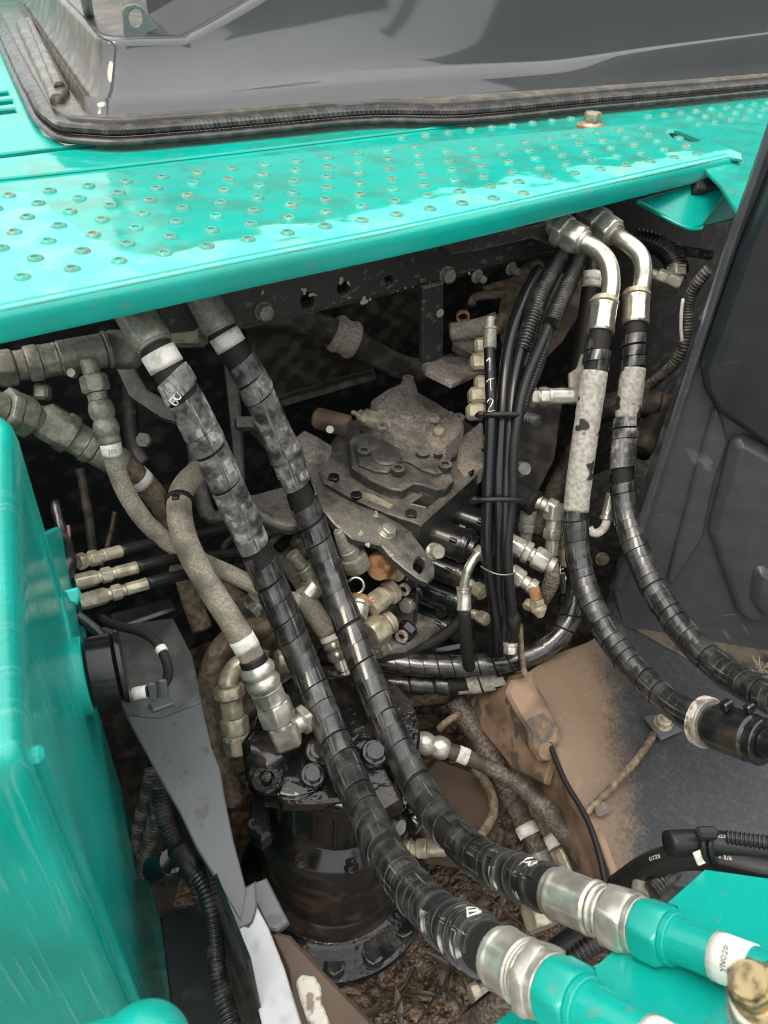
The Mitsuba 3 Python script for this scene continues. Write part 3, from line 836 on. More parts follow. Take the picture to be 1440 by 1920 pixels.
F, N_ = polar(-30.2, .745), polar(-38.6, .33)
far_l, near_l = polar(-62, 1.0), polar(-74, .62)
raw = Polygon([F[:2], N_[:2], near_l[:2], far_l[:2]])
fp = raw.buffer(-.034).buffer(.034, quad_segs=12).union(raw.buffer(-.008).buffer(.008, quad_segs=8).intersection(shapely.Point(N_[:2]).buffer(.2)))
fp = fp.buffer(.003).buffer(-.003)
tk = thing('side_tank', 'wet teal painted steel tank along the left edge of the bay', 'tank')
ring_pts = np.array(fp.exterior.segmentize(.01).exterior.coords if hasattr(fp.exterior, 'exterior') else shapely.segmentize(fp, .012).exterior.coords)[:-1]
zs = np.r_[np.linspace(-.1, 1.06, 90), 1.075, 1.083, 1.086]
ins = np.r_[np.zeros(90), .002, .007, .016]
cen = ring_pts.mean(0)
rr = ring_pts - cen
tv = []
for z, i_ in zip(zs, ins):
    k = 1 - i_ / np.linalg.norm(rr, axis=1, keepdims=True)
    p = cen + rr * k
    w = .0005 * (meshkit.noise(np.stack([p[:, 0] * 9, p[:, 1] * 9, np.full(len(p), z * 4)], -1), 4) - .5)
    dent = sum(.0007 * math.exp(-((z - z0) / .005) ** 2) for z0 in (.86, .78, .55))
    p = p + rr / np.linalg.norm(rr, axis=1, keepdims=True) * (w + dent)[:, None]
    tv.append(np.c_[p, np.full(len(p), z)])
part(tk, 'body', grid_mesh(np.array(tv).reshape(-1, 3), len(zs), len(ring_pts), cap=True), 'teal_streaked', smooth=True)
part(tk, 'corner_seam', chamfer_box(N_ + unit(F - N_) * .021 + UP * .48, unit(F - N_) * .014, UP * 1.16, np.cross(unit(F - N_), UP) * .013, .003), 'teal')
face_n = unit(np.cross(F - N_, UP)); face_n = face_n if face_n @ np.array([1, .3, 0]) > 0 else -face_n
face = (F, face_n)
part(tk, 'mount_tab', slab((on(150, 1090, (F + face_n * .004, face_n)), face_n), [(85, 1000), (120, 985), (140, 1070), (165, 1205), (140, 1215), (120, 1120)], .01), 'teal')
kb = thing('handrail_end', 'rounded bright teal rail end at the bottom left edge of the photo', 'rail')
c = at(272, 1972, .47)
part(kb, 'rail', tube([c + np.array([-.12, -.05, -.16]), c + np.array([-.04, -.01, -.02]), c, c + np.array([.001, .001, .001])], lambda s, t: .0275, 26), 'teal')
kn = trimesh.creation.icosphere(3, .0278); kn.apply_translation(c)
part(kb, 'cap', kn, 'teal', smooth=True)

# ---------------------------------------------------------------- right: grey side cover and floor plate
Zf = .47
ca, cb = on(1180, 1180, level(Zf)), on(1440, 1225, level(Zf))
cpl = (ca, unit(np.cross(cb - ca, UP))); cpl = (cpl[0], cpl[1] if cpl[1] @ (EYE - ca) > 0 else -cpl[1])
cov = thing('side_cover', 'scratched dark grey side cover filling the right edge of the photo', 'cover')
part(cov, 'panel', slab(cpl, [(1470, 160), (1443, 236), (1357, 480), (1205, 960), (1150, 1104), (1164, 1166), (1182, 1182), (1440, 1229), (1700, 1270), (1700, 160)], .012, .003), 'cover')
up = lambda h: (cpl[0] + cpl[1] * h, cpl[1])
part(cov, 'edge_flange', slab(up(.014), [(1460, 240), (1374, 485), (1318, 660), (1222, 962), (1166, 1108), (1152, 1102), (1207, 956), (1303, 660), (1359, 476), (1444, 238)], .0135, .004), 'cover')
part(cov, 'raised_panel', slab(up(.030), [(1500, 200), (1392, 470), (1316, 690), (1322, 735), (1345, 776), (1440, 842), (1700, 990), (1700, 200)], .03, .010, soft=.012), 'cover_gloss', smooth=60)
part(cov, 'swage', slab(up(.010), [(1338, 768), (1300, 900), (1250, 1090), (1262, 1098), (1318, 1010), (1340, 905), (1366, 830), (1352, 782)], .010, .0045), 'cover', smooth=60)
part(cov, 'pocket', slab(up(.022), [(1372, 838), (1392, 822), (1440, 846), (1700, 1010), (1700, 1210), (1440, 1170), (1400, 1172), (1382, 1150), (1330, 1000)], .022, .012, soft=.015), 'cover', smooth=60)
part(cov, 'handle_bulge', slab(up(.036), [(1418, 1062), (1445, 1078), (1500, 1120), (1500, 1190), (1428, 1160), (1408, 1130)], .02, .012, soft=.01), 'cover', smooth=60)

floor_out = [(985, 1262), (1040, 1225), (1100, 1204), (1166, 1166), (1182, 1178), (1440, 1224), (1640, 1256), (1640, 1700), (1270, 1660), (1190, 1640), (1150, 1650), (1118, 1560), (1072, 1500), (1040, 1400), (1010, 1330)]
fpk = whole('floor_plate', slab(level(Zf), floor_out, .012, .002), 'floor_paint', 'dark grey floor plate with a tan mud stain at the lower right', 'plate')
part(fpk, 'cross_plate', slab(level(Zf + .006), [(1150, 1122), (1176, 1170), (1230, 1200), (1305, 1242), (1440, 1262), (1600, 1290), (1600, 1224), (1440, 1216), (1200, 1172)], .005), 'dark_dusty')
part(fpk, 'down_edge', slab((on(1040, 1400, level(Zf)), unit(np.array([-1, -.25, .02]))), [(985, 1262), (1010, 1330), (1040, 1400), (1072, 1500), (1118, 1560), (1150, 1650), (1120, 1680), (1000, 1500)], .01), 'clay')
# ---------------------------------------------------------------- hose and fitting builders
def A(*pts):
    return np.array([at(*p) for p in pts])


def cut(pts, f0, f1, step=0.006):
    q, tg, s = path(pts, .004)
    n = max(4, int((f1 - f0) * s[-1] / step))
    ss = np.linspace(f0 * s[-1], f1 * s[-1], n)
    return np.stack([np.interp(ss, s, q[:, k]) for k in range(3)], 1)


def spot(pts, f):
    """Point and direction at the fraction f of a path."""
    q, tg, s = path(pts, .004)
    i = min(int(np.searchsorted(s, f * s[-1])), len(s) - 1)
    return q[i], tg[i]


def fluted(p0, axis, L, r, n=8, depth=.05, sides=48):
    x, y, z = basis(axis)
    th = np.arange(sides) * 2 * np.pi / sides
    fl = 1 - depth * np.abs(np.cos(n * th / 2)) ** 3
    prof = [(0, .80, 0), (0, .94, 0), (L * .05, 1, 0), (L * .12, 1, .3), (L * .2, .975, 1), (L * .8, .975, 1), (L * .88, 1, .3), (L * .95, 1.0, 0), (L, .93, 0), (L, .78, 0)]
    v = np.array([p0 + t * z + (r * k * (1 + f * (fl - 1)))[:, None] * (np.cos(th)[:, None] * x + np.sin(th)[:, None] * y) for t, k, f in prof])
    return grid_mesh(v.reshape(-1, 3), len(prof), sides, cap=True)


def beaded(p0, axis, L, r, n=2, sides=32):
    prof = [(0, r * .8)]
    for i in range(n):
        for u in np.linspace(0, 1, 9):
            prof.append((L * (i + u) / n, r * (.80 + .20 * math.sin(math.pi * u) ** .8)))
    return turned(p0, axis, prof + [(L, r * .7)], sides)


def fit(parent, p, axis, spec, material='zinc', spin=0.0):
    """A run of turned pieces along axis from p. spec: (name, kind, length, radius[, second radius or material])."""
    z = unit(axis); p = np.array(p, float)
    for name, kind, L, r, *more in spec:
        m = next((x for x in more if isinstance(x, str)), material); r1 = next((x for x in more if not isinstance(x, str)), None)
        if kind == 'h': g = hexnut(p, z, L, 2 * r, spin=spin)
        elif kind == 'f': g = fluted(p, z, L, r)
        elif kind == 'b': g = beaded(p, z, L, r)
        elif kind == 't':   # thread
            n = max(3, int(L / .002)); prof = []
            for i in range(n): prof += [(L * i / n, r * .93), (L * (i + .5) / n, r)]
            g = turned(p, z, prof + [(L, r * .9)], 28)
        else: g = cyl(p, z, L, r, r1=r1)
        part(parent, name, g, m, smooth=32)
        p = p + z * L
    return p


def band(parent, pts, f0, f1, r, text=None, base='label_band'):
    sp = cut(pts, f0, f1, .003)
    part(parent, base, tube(sp, r + .0007, 26), 'label_white')
    if text:
        L = np.linalg.norm(sp[-1] - sp[0])
        k = part(parent, 'lettering', hose_text(text, sp, path(sp, .003)[2][-1] / 2, min(L * .34, .0045), r + .0008, bold=False, depth=.0003), 'ink', smooth=False)


# ---------------------------------------------------------------- the two large hoses
R1 = 0.0205
HA = A((262, 604, .935), (301, 668, .94), (345, 745, .96), (392, 838, 1.0), (440, 942, 1.05), (488, 1050, 1.10), (535, 1160, 1.125), (578, 1268, 1.13), (617, 1365, 1.09),
       (657, 1462, 1.03), (697, 1548, .96), (742, 1628, .87), (800, 1697, .785), (862, 1746, .70), (922, 1784, .635), (950, 1802, .612))
HB = A((398, 590, 1.055), (428, 640, 1.065), (466, 702, 1.085), (508, 790, 1.13), (548, 885, 1.18), (586, 985, 1.215), (623, 1090, 1.225), (660, 1190, 1.205), (700, 1295, 1.17),
       (745, 1400, 1.11), (792, 1490, 1.05), (848, 1565, .97), (910, 1615, .90), (975, 1645, .82), (1030, 1668, .765), (1052, 1678, .745))


def big_hose(pts, label, f_label, wraps, words, r=R1, group=None):
    h = thing('hydraulic_hose', label, 'hose', group)
    part(h, 'rubber_hose', tube(pts, r, 24), 'rubber_matt')
    for f0, f1, m, sd, pitch in wraps:
        part(h, 'spiral_guard', spiral(cut(pts, f0, f1, .004), r, pitch, seed=sd, lift=.0035 if m != 'wrap' else .0012), m, smooth=True)
    if f_label: band(h, pts, *f_label, r + .0012)
    for txt, f, hgt, turn, phi in words:
        part(h, 'chalk_mark', scrawl(txt, pts, f, hgt, r + .0048, phi, turn), 'chalk', smooth=40)
    return h


ha = big_hose(HA, 'large black wrapped hose to the lower teal pipe, white band near its top', (.034, .053),
              [(.056, .30, 'wrap_scuff_shine', 1, .027), (.295, .74, 'wrap', 2, .029), (.735, .88, 'wrap', 21, .0175), (.875, .975, 'wrap_worn', 25, .013)], [('B', .082, .016, -65, .4), ('B', .955, .020, -20, -.35)])
hb = big_hose(HB, 'large black spiral wrapped hose running to the upper teal pipe, second from the left', (.025, .043),
              [(.046, .27, 'wrap_scuff_shine', 3, .027), (.262, .80, 'wrap', 4, .030), (.795, .90, 'wrap', 22, .0165), (.895, .98, 'wrap_worn', 26, .013)], [('3', .965, .021, 165, -.1)])
for h, pts in ((ha, HA), (hb, HB)):
    p, t_ = spot(pts, 0.0)
    fit(h, p + t_ * (.036 if h == ha else .024), -t_, [('lip', 'c', .004, .0225), ('ferrule', 'f', .083, .0245), ('collar', 'c', .02, .021)], 'zinc_grimy')
# lower ends: ferrule, nuts, and the painted pipes
GREENPIPES = 'painted pipes at the lower right'
for h, pts, nxt, lab, big in ((ha, HA, A((1012, 1842, .580), (1090, 1885, .550)), 'lower teal painted pipe with white label near the bottom edge', .5),
                              (hb, HB, A((1110, 1702, .712), (1240, 1752, .660)), 'upper teal painted pipe with white label band above the bottom right corner', .92)):
    p, t_ = spot(pts, 1.0)
    ax = unit(nxt[1] - p)
    e = fit(h, p - ax * .012, ax, [('collar', 'c', .006, .0225), ('ferrule', 'f', .052 * big, .0250), ('neck', 'b', .016 * big, .0240), ('nut', 'h', .028 * big, .0258), ('flange', 'c', .006, .0245)], 'zinc', .2)
    g = thing('teal_pipe', lab, 'pipe')
    e2 = fit(g, e, ax, [('nut', 'h', .028, .0235), ('shoulder', 'c', .006, .0215)], 'teal', .35)
    pp = [e2 - ax * .01, e2 + ax * .10, e2 + ax * .24 + np.array([.0, -.004, -.004]), e2 + ax * .45 + np.array([0, -.02, -.02])]
    part(g, 'tube', tube(pp, .0180, 30), 'teal')
    band(g, np.array(pp), .10, .165, 0.0182, 'YN02P') if h == hb else band(g, np.array(pp), .13, .20, 0.0182)

# ---------------------------------------------------------------- right-hand pair with bent steel ends
R2 = .0178
HC = A((1128, 605, 1.24), (1122, 650, 1.235), (1112, 720, 1.235), (1100, 800, 1.245), (1088, 885, 1.255), (1080, 960, 1.265), (1082, 1030, 1.275), (1097, 1100, 1.27), (1128, 1170, 1.24),
       (1170, 1232, 1.20), (1222, 1288, 1.15), (1285, 1335, 1.09), (1330, 1358, 1.06))
HD = A((1192, 590, 1.27), (1190, 640, 1.265), (1184, 720, 1.265), (1174, 800, 1.27), (1168, 880, 1.27), (1172, 950, 1.27), (1190, 1020, 1.255), (1218, 1088, 1.235), (1258, 1155, 1.195),
       (1305, 1212, 1.15), (1362, 1262, 1.09), (1425, 1300, 1.02), (1500, 1335, .95))
hc = thing('hydraulic_hose', 'left hose of the right-hand pair, grey caked upper half, dropping from a bent steel elbow', 'hose')
hd = thing('hydraulic_hose', 'right hose of the right-hand pair, peeling grey patches, beside the side cover', 'hose')
for h, pts, sec, sd in ((hc, HC, [(.045, .11, 'wrap'), (.11, .415, 'wrap_caked'), (.41, .97, 'wrap')], 5), (hd, HD, [(.045, .115, 'wrap'), (.115, .22, 'wrap_caked'), (.215, .34, 'wrap_scuff_shine'), (.335, .98, 'wrap')], 9)):
    part(h, 'rubber_hose', tube(pts, R2, 24), 'rubber_matt')
    for f0, f1, m in sec:
        if m == 'wrap_caked': part(h, 'dirt_crust', tube(cut(pts, f0, f1), R2 + .0028, 28, wob=.09), m)
        else: part(h, 'spiral_guard', spiral(cut(pts, f0, f1, .004), R2, .0165, thick=.0022, seed=sd), m, smooth=True)
    p, t_ = spot(pts, 0.0)
    fit(h, p + t_ * .018, -t_, [('ferrule', 'f', .050, .0225), ('ring', 'c', .005, .0235, 'zinc_yellow'), ('ring', 'c', .005, .0205, 'zinc_yellow')], 'steel')
for h, pipe, nut in ((hc, A((1140, 567, 1.245), (1146, 530, 1.25), (1138, 490, 1.255), (1118, 468, 1.265), (1090, 452, 1.275)), 1.0), (hd, A((1201, 548, 1.275), (1206, 515, 1.28), (1200, 480, 1.29), (1180, 459, 1.30), (1150, 438, 1.32)), 1.0)):
    part(h, 'steel_elbow', tube(pipe, .0148, 24), 'steel')
    t_ = unit(pipe[-1] - pipe[-2])
    fit(h, pipe[-1] - t_ * .006, t_, [('ring', 'c', .006, .020), ('nut', 'h', .030, .0235), ('nut', 'h', .018, .0255), ('stub', 'c', .03, .018)], 'zinc', .3)
# wire tie round the neighbouring dark hose and its label
bk = thing('rubber_hose', 'dark plain hose with printed white band behind the left steel elbow', 'hose')
pts = A((1112, 470, 1.36), (1109, 530, 1.36), (1100, 600, 1.37), (1088, 680, 1.38), (1070, 760, 1.40))
part(bk, 'rubber_hose', tube(pts, .0165, 22), 'rubber')
band(bk, pts, .14, .24, .0165, 'LP03H013')

# ---------------------------------------------------------------- loop hoses in front of the valve
for i, (pts, lab, r) in enumerate(((A((600, 1232, 1.36), (660, 1236, 1.35), (760, 1245, 1.34), (860, 1249, 1.335), (950, 1240, 1.335), (1020, 1215, 1.335), (1062, 1172, 1.34), (1080, 1120, 1.345), (1082, 1070, 1.36), (1076, 1020, 1.38)),
                                    'upper of two black wrapped hoses looping under the valve and up to the right', .0165),
                                   (A((590, 1262, 1.38), (700, 1276, 1.375), (800, 1283, 1.37), (890, 1280, 1.37), (960, 1264, 1.375), (1020, 1232, 1.38), (1058, 1180, 1.39), (1066, 1120, 1.40), (1058, 1060, 1.42)),
                                    'lower of two black wrapped hoses looping under the valve, tan scuffs on its right', .0158))):
    h = thing('wrapped_hose', lab, 'hose')
    part(h, 'rubber_hose', tube(pts, r, 22), 'rubber_matt')
    if i == 0: part(h, 'spiral_guard', spiral(cut(pts, .08, .98, .004), r, .024, seed=12), 'wrap', smooth=True)
    else:
        part(h, 'spiral_guard', spiral(cut(pts, .05, .42, .004), r, .021, seed=14), 'wrap', smooth=True)
        part(h, 'spiral_guard', spiral(cut(pts, .42, .56, .004), r, .021, seed=15), 'wrap_caked', smooth=True)
        part(h, 'spiral_guard', spiral(cut(pts, .56, .98, .004), r, .021, seed=16), 'wrap', smooth=True)
part('wrapped_hose', 'chalk_mark', scrawl('E', A((1076, 1020, 1.375), (1062, 1080, 1.355), (1050, 1130, 1.345)), .5, .016, .0185, .5, 15), 'chalk', smooth=40)

# ---------------------------------------------------------------- dusty hoses on the left
h = thing('dusty_hose', 'mud dusted hose from under the walkway, crossing behind a thicker one', 'hose')
pts = A((176, 712, 1.0), (190, 770, 1.0), (206, 828, 1.0), (222, 890, 1.02), (252, 950, 1.04), (300, 1005, 1.06), (370, 1048, 1.08), (440, 1080, 1.10), (500, 1108, 1.13), (560, 1128, 1.16))
part(h, 'rubber_hose', tube(pts, .0125, 22, wob=.05), 'hose_dusty')
p, t_ = spot(pts, .16)
fit(h, p + t_ * .01, -t_, [('rim', 'c', .008, .0145), ('ferrule', 'b', .048, .0165), ('neck', 'c', .012, .012), ('nut', 'h', .022, .0155), ('stub', 'c', .02, .011)], 'zinc_grimy')
band(h, pts, .185, .22, .0128, '205')
h = thing('dusty_hose', 'thick mud dusted hose with a cable tie, ending in a beaded silver fitting stamped B', 'hose')
pts = A((372, 880, 1.20), (350, 905, 1.12), (336, 950, 1.06), (346, 1010, 1.04), (372, 1065, 1.04), (408, 1125, 1.045), (446, 1185, 1.05), (470, 1228, 1.055), (476, 1240, 1.055))
part(h, 'rubber_hose', tube(pts, .0172, 26, wob=.05), 'hose_dusty')
band(h, pts, .905, .955, .0175)
p, t_ = spot(pts, 1.0)
ax = unit(at(522, 1345, 1.075) - p)
e = fit(h, p - ax * .006, ax, [('collar', 'c', .010, .0195, 'rubber'), ('ferrule', 'b', .040, .0245), ('swivel', 'f', .022, .0225), ('nut', 'h', .030, .0235), ('swivel', 'c', .008, .020)], 'zinc')
bl = part(h, 'elbow_block', brick(e + ax * .012, ax, (.036, .036, .040), FWD, .004), 'zinc')
part(h, 'stamp', letters('B', .016, on(541, 1357, (e + ax * .012 - FWD * .0182, -FWD)), RGT * .35 + DWN * .95, -FWD, .0012), 'zinc_grimy', smooth=False)
sd_ = unit(at(580, 1325, 1.10) - at(545, 1350, 1.08))
fit(h, e + ax * .012 + sd_ * .016, sd_, [('stub', 'c', .012, .014), ('nut', 'h', .012, .020), ('stub', 'c', .012, .012)], 'zinc')
# cable tie on the thick hose
q0, t0 = spot(pts, .36)
tie = thing('cable_tie', 'black cable tie on the thick mud dusted hose', 'cable tie')
part(tie, 'strap', ring(q0 - t0 * .004, t0, .008, .0195, .0165), 'rubber')
part(tie, 'head', brick(q0 - FWD * .019 + DWN * -.006, t0, (.006, .01, .010), FWD, .002), 'rubber')
# third branch hose behind
pts = A((500, 1180, 1.25), (440, 1190, 1.22), (400, 1240, 1.2), (392, 1320, 1.2), (412, 1420, 1.2), (440, 1500, 1.22))
whole('dusty_hose', tube(pts, .017, 20, wob=.05), 'hose_tan', 'grey brown hose bending down behind the silver fittings toward the swing motor', 'hose')
# large hose from the left elbow
h = thing('dusty_hose', 'thick hose with grimy elbow at the left end, behind the smaller dusty hose', 'hose')
pts = A((196, 852, 1.05), (232, 874, 1.07), (270, 905, 1.10), (305, 950, 1.13), (330, 1010, 1.17), (350, 1090, 1.22), (380, 1180, 1.25))
part(h, 'rubber_hose', tube(pts, .0165, 22), 'hose_tan')
band(h, pts, .16, .20, .0168)
p, t_ = spot(pts, 0)
e = fit(h, p + t_ * .03, -t_, [('ferrule', 'c', .045, .0215), ('band', 'h', .014, .0215), ('ferrule', 'f', .018, .0225), ('nut', 'h', .018, .0235)], 'zinc_grimy')
part(h, 'elbow', cat(brick(e - t_ * .010, -t_, (.046, .046, .045), FWD, .009)), 'zinc_grimy', smooth=40)
part(h, 'stamp', letters('E', .014, on(73, 803, (e - t_ * .010 - FWD * .0235, -FWD)), DWN, -FWD, .0012), 'zinc_grimy', smooth=False)
lf = unit(at(20, 785, 1.0) - at(70, 800, 1.03))
fit(h, e - t_ * .012 + lf * .02, lf, [('stub', 'c', .01, .018), ('nut', 'h', .022, .024), ('flange', 'h', .014, .026), ('stub', 'c', .03, .02)], 'zinc_grimy')

# ---------------------------------------------------------------- manifold run under the walkway, left
mf = thing('manifold_fitting', 'grimy horizontal hose fitting under the left end of the walkway', 'fitting')
p = at(205, 655, 1.06); ax = unit(at(0, 692, 1.0) - p)
fit(mf, p, ax, [('flange', 'c', .006, .026), ('ferrule', 'c', .062, .0235), ('ferrule', 'f', .022, .0225), ('nut', 'h', .018, .0225), ('collar', 'c', .014, .020), ('nut', 'h', .024, .0225), ('collar', 'c', .03, .02), ('nut', 'h', .03, .0235)], 'zinc_grimy', .3)
part(mf, 'lug', brick(at(80, 735, 1.04), DWN, (.02, .02, .022), RGT, .004), 'zinc_grimy')
part(mf, 'screw', cyl(at(140, 702, 1.01), -FWD, .012, .006), 'zinc_grimy')
ck = whole('clamp_block', chamfer_box(at(230, 655, 1.08), RGT * .05, DWN * .05, FWD * .04, .008), 'zinc_grimy', 'grey rounded clamp block between the two large hose ends, left one', 'clamp block', smooth=50)
ck = thing('clamp_block', 'stained clamp block between the large hose ends, with a printed band above it', 'clamp block')
part(ck, 'block', chamfer_box(at(345, 618, 1.10), RGT * .062, DWN * .045, FWD * .04, .006), 'zinc_yellow')
pts = A((338, 540, 1.12), (336, 575, 1.105), (335, 610, 1.10))
part(ck, 'hose_stub', tube(pts, .0155, 20), 'rubber')
band(ck, pts, .45, .75, .0158, 'YN01S05')
# ---------------------------------------------------------------- beam under the walkway
bm_pl = (at(480, 585, 1.12), np.array([-E2[0], -E2[1], 0.0]))
bm = thing('cross_beam', 'black steel beam with bolts and punched holes under the teal plate', 'beam')
part(bm, 'web', slab(bm_pl, [(300, 560), (300, 628), (440, 614), (600, 578), (800, 530), (1046, 468), (1000, 380), (700, 470)], .010, .0015,
                     holes=[circle(577, 566, 13, 16, 19), circle(645, 541, 12, 16, 15), [(722, 520), (736, 515), (738, 532), (726, 541)]]), 'iron')
part(bm, 'flange', slab((on(480, 612, bm_pl) + np.array([0, 0, 0]), UP), [(440, 612), (1046, 468), (1040, 455), (440, 596)], .008), 'iron')
part(bm, 'backing', slab((bm_pl[0] + E2 * .05, bm_pl[1]), [(440, 590), (1030, 455), (1000, 400), (440, 500)], .01), 'dark_paint')
bn = bm_pl[1]
for x, y, r, m in [(493, 582, .0125, 'zinc_grimy'), (836, 514, .0125, 'zinc_grimy')]:
    p = on(x, y, bm_pl)
    bo = part(bm, 'bolt', cat(cyl(p, bn, .003, r * 1.15), hexnut(p + bn * .003, bn, .011, r * 1.8)), m)
for x, y in [(893, 517), (957, 503)]:
    p = on(x, y, bm_pl)
    part(bm, 'stud', cat(cyl(p, bn, .004, .012), cyl(p + bn * .004, bn, .018, .0065)), 'zinc_grimy')
part(bm, 'upper_bracket', slab((at(930, 455, 1.24), bn), [(840, 462), (868, 440), (1000, 425), (1052, 408), (1060, 470), (1046, 468), (1000, 447), (900, 470), (850, 478)], .02, .003), 'iron')
sp = thing('paint_splash', 'dried grey splashes on the black beam around its punched holes', 'dirt')
labels[sp]['kind'] = 'stuff'
blobs = []
for x, y, r in [(570, 545, 11), (586, 552, 8), (640, 528, 10), (652, 532, 7), (678, 565, 12), (690, 562, 7), (655, 558, 4), (806, 530, 4), (745, 545, 3), (760, 540, 3), (774, 538, 3), (800, 536, 4), (790, 525, 3), (493, 548, 6), (880, 512, 5)]:
    for _ in range(4):
        q = on(x + rng.normal(0, r * .35), y + rng.normal(0, r * .3), bm_pl)
        blobs.append(cyl(q, bn, .0012, r * .45 * rng.uniform(.5, 1) * 1.15 / FOC, sides=9))
scene[sp] = mikit.ply(cat(*blobs), 'label_dirty', smooth=False)

# hanging L bracket
lb = thing('hanging_bracket', 'black L shaped bracket hanging from the beam, dusty on its foot', 'bracket')
lp = (at(820, 620, 1.33), bn)
part(lb, 'leg', slab(lp, [(793, 540), (833, 530), (832, 668), (792, 690)], .010, .0025), 'iron')
fp_ = plane3(at(800, 690, 1.33), at(870, 720, 1.30), at(900, 680, 1.42))
part(lb, 'foot', slab(fp_, [(792, 680), (832, 668), (905, 668), (912, 690), (848, 718), (800, 694)], .010, .003), 'iron_dusty')
part(lb, 'splash', cyl(on(825, 587, lp), bn, .001, .008, sides=9), 'zinc_yellow', smooth=False)

# rear hoses crossing behind
h = thing('dusty_hose', 'dusty hose with a round clamp crossing behind the valve under the beam', 'hose')
pts = A((500, 590, 1.42), (560, 600, 1.45), (615, 618, 1.48), (660, 640, 1.5), (710, 668, 1.53), (760, 690, 1.56), (830, 690, 1.6), (900, 668, 1.62))
part(h, 'rubber_hose', tube(pts, lambda s, t: .026 if t < .42 else .0245, 22), 'dark_dusty')
p, t_ = spot(pts, .28)
part(h, 'clamp', cat(ring(p, t_, .050, .034, .024), ring(p + t_ * .004, t_, .012, .037, .024), ring(p + t_ * .034, t_, .012, .037, .024)), 'iron_dusty')

# ---------------------------------------------------------------- main control valve
lf_ax = unit(np.array([-.45, -.75, .25]))
Zv = .690
vt = level(Zv)
vb = thing('control_valve', 'black cast control valve block, dusty on top, in the middle of the bay', 'valve')
top = [(607, 904), (665, 938), (727, 962), (788, 984), (897, 886), (912, 815), (850, 770), (700, 765), (640, 800), (592, 868)]
part(vb, 'body', slab(vt, top, .25, .004), 'iron')
part(vb, 'side_block', slab(level(Zv - .008), [(536, 905), (560, 880), (600, 870), (668, 940), (660, 950), (560, 952)], .05, .004), 'iron')
cover_out = [(652, 828), (658, 874), (690, 896), (732, 915), (754, 918), (766, 911), (777, 905), (796, 909), (818, 917), (838, 912), (852, 898), (846, 880), (828, 866), (838, 850), (828, 842), (800, 836), (770, 826), (720, 812), (684, 808), (660, 814)]
part(vb, 'cover', slab(level(Zv + .022), cover_out, .024, .004, soft=.004), 'iron', smooth=50)
inner = [(664, 834), (672, 868), (700, 880), (728, 884), (742, 868), (757, 860), (772, 866), (790, 878), (818, 888), (836, 880), (826, 862), (800, 848), (760, 834), (716, 822), (680, 820)]
part(vb, 'cover_rib', slab(level(Zv + .030), inner, .010, .004, soft=.004), 'iron', smooth=50)
part(vb, 'core_plug', cyl(on(724, 857, level(Zv + .031)) - UP * .003, UP, .007, .026, .003), 'iron')
for x, y in [(682, 852), (746, 885), (821, 853), (834, 878), (792, 855)]:
    p = on(x, y, level(Zv + .028))
    part(vb, 'cap_screw', cat(ring(p, UP, .010, .0125, .0065, 24), cyl(p, UP, .005, .0066)), 'iron')
part(vb, 'front_recess', slab(level(Zv + .003), [(664, 918), (700, 925), (738, 946), (727, 958), (664, 936)], .002), 'zinc_yellow')
part(vb, 'side_ear', slab(level(Zv + .012), [(860, 820), (906, 785), (908, 870), (872, 890), (858, 870)], .04, .006, soft=.004), 'iron_dusty')
rc = [(696, 746), (729, 724), (749, 721), (754, 706), (765, 700), (778, 707), (785, 732), (824, 754), (854, 774), (868, 779), (871, 798), (838, 836), (790, 832), (740, 815), (693, 782)]
part(vb, 'rear_cap', slab(level(Zv + .055), rc, .06, .007, soft=.004), 'iron_dusty', smooth=50)
for x, y in [(765, 712), (860, 785), (763, 768), (763, 788), (716, 801)]:
    part(vb, 'cap_screw', cat(ring(on(x, y, level(Zv + .055)), UP, .006, .011, .006, 24)), 'iron_dusty')
part(vb, 'plug', hexnut(on(822, 813, level(Zv + .058)), unit(-FWD + UP), .012, .018), 'zinc_yellow')
sol = thing('solenoid', 'tan dusty cylindrical solenoid at the back left of the valve block', 'solenoid')
p, q = at(588, 782, 1.44), at(656, 800, 1.42)
part(sol, 'case', turned(p, q - p, [(0, .008), (.003, .016), (.008, .0205), (.07, .0205), (.074, .015)], 28), 'clay')
part(sol, 'nut', hexnut(at(619, 806, 1.40), -FWD, .008, .014), 'zinc_yellow')
so = thing('sensor_plug', 'small beige sensor with a silver pin behind the valve cover', 'sensor')
p, q = at(736, 800, 1.41), at(668, 776, 1.43)
e = fit(so, p, q - p, [('body', 'c', .048, .017), ('collar', 'h', .012, .014), ('cap', 'c', .010, .011)], 'zinc_yellow')
fit(so, e, q - p, [('pin', 'c', .014, .005)], 'steel')
whole('casting', slab(level(Zv + .02), [(548, 818), (572, 803), (600, 816), (622, 830), (606, 866), (566, 860)], .05, .008, soft=.004), 'iron_dusty', 'rough pinkish brown casting left of the valve cover', 'casting', smooth=50)

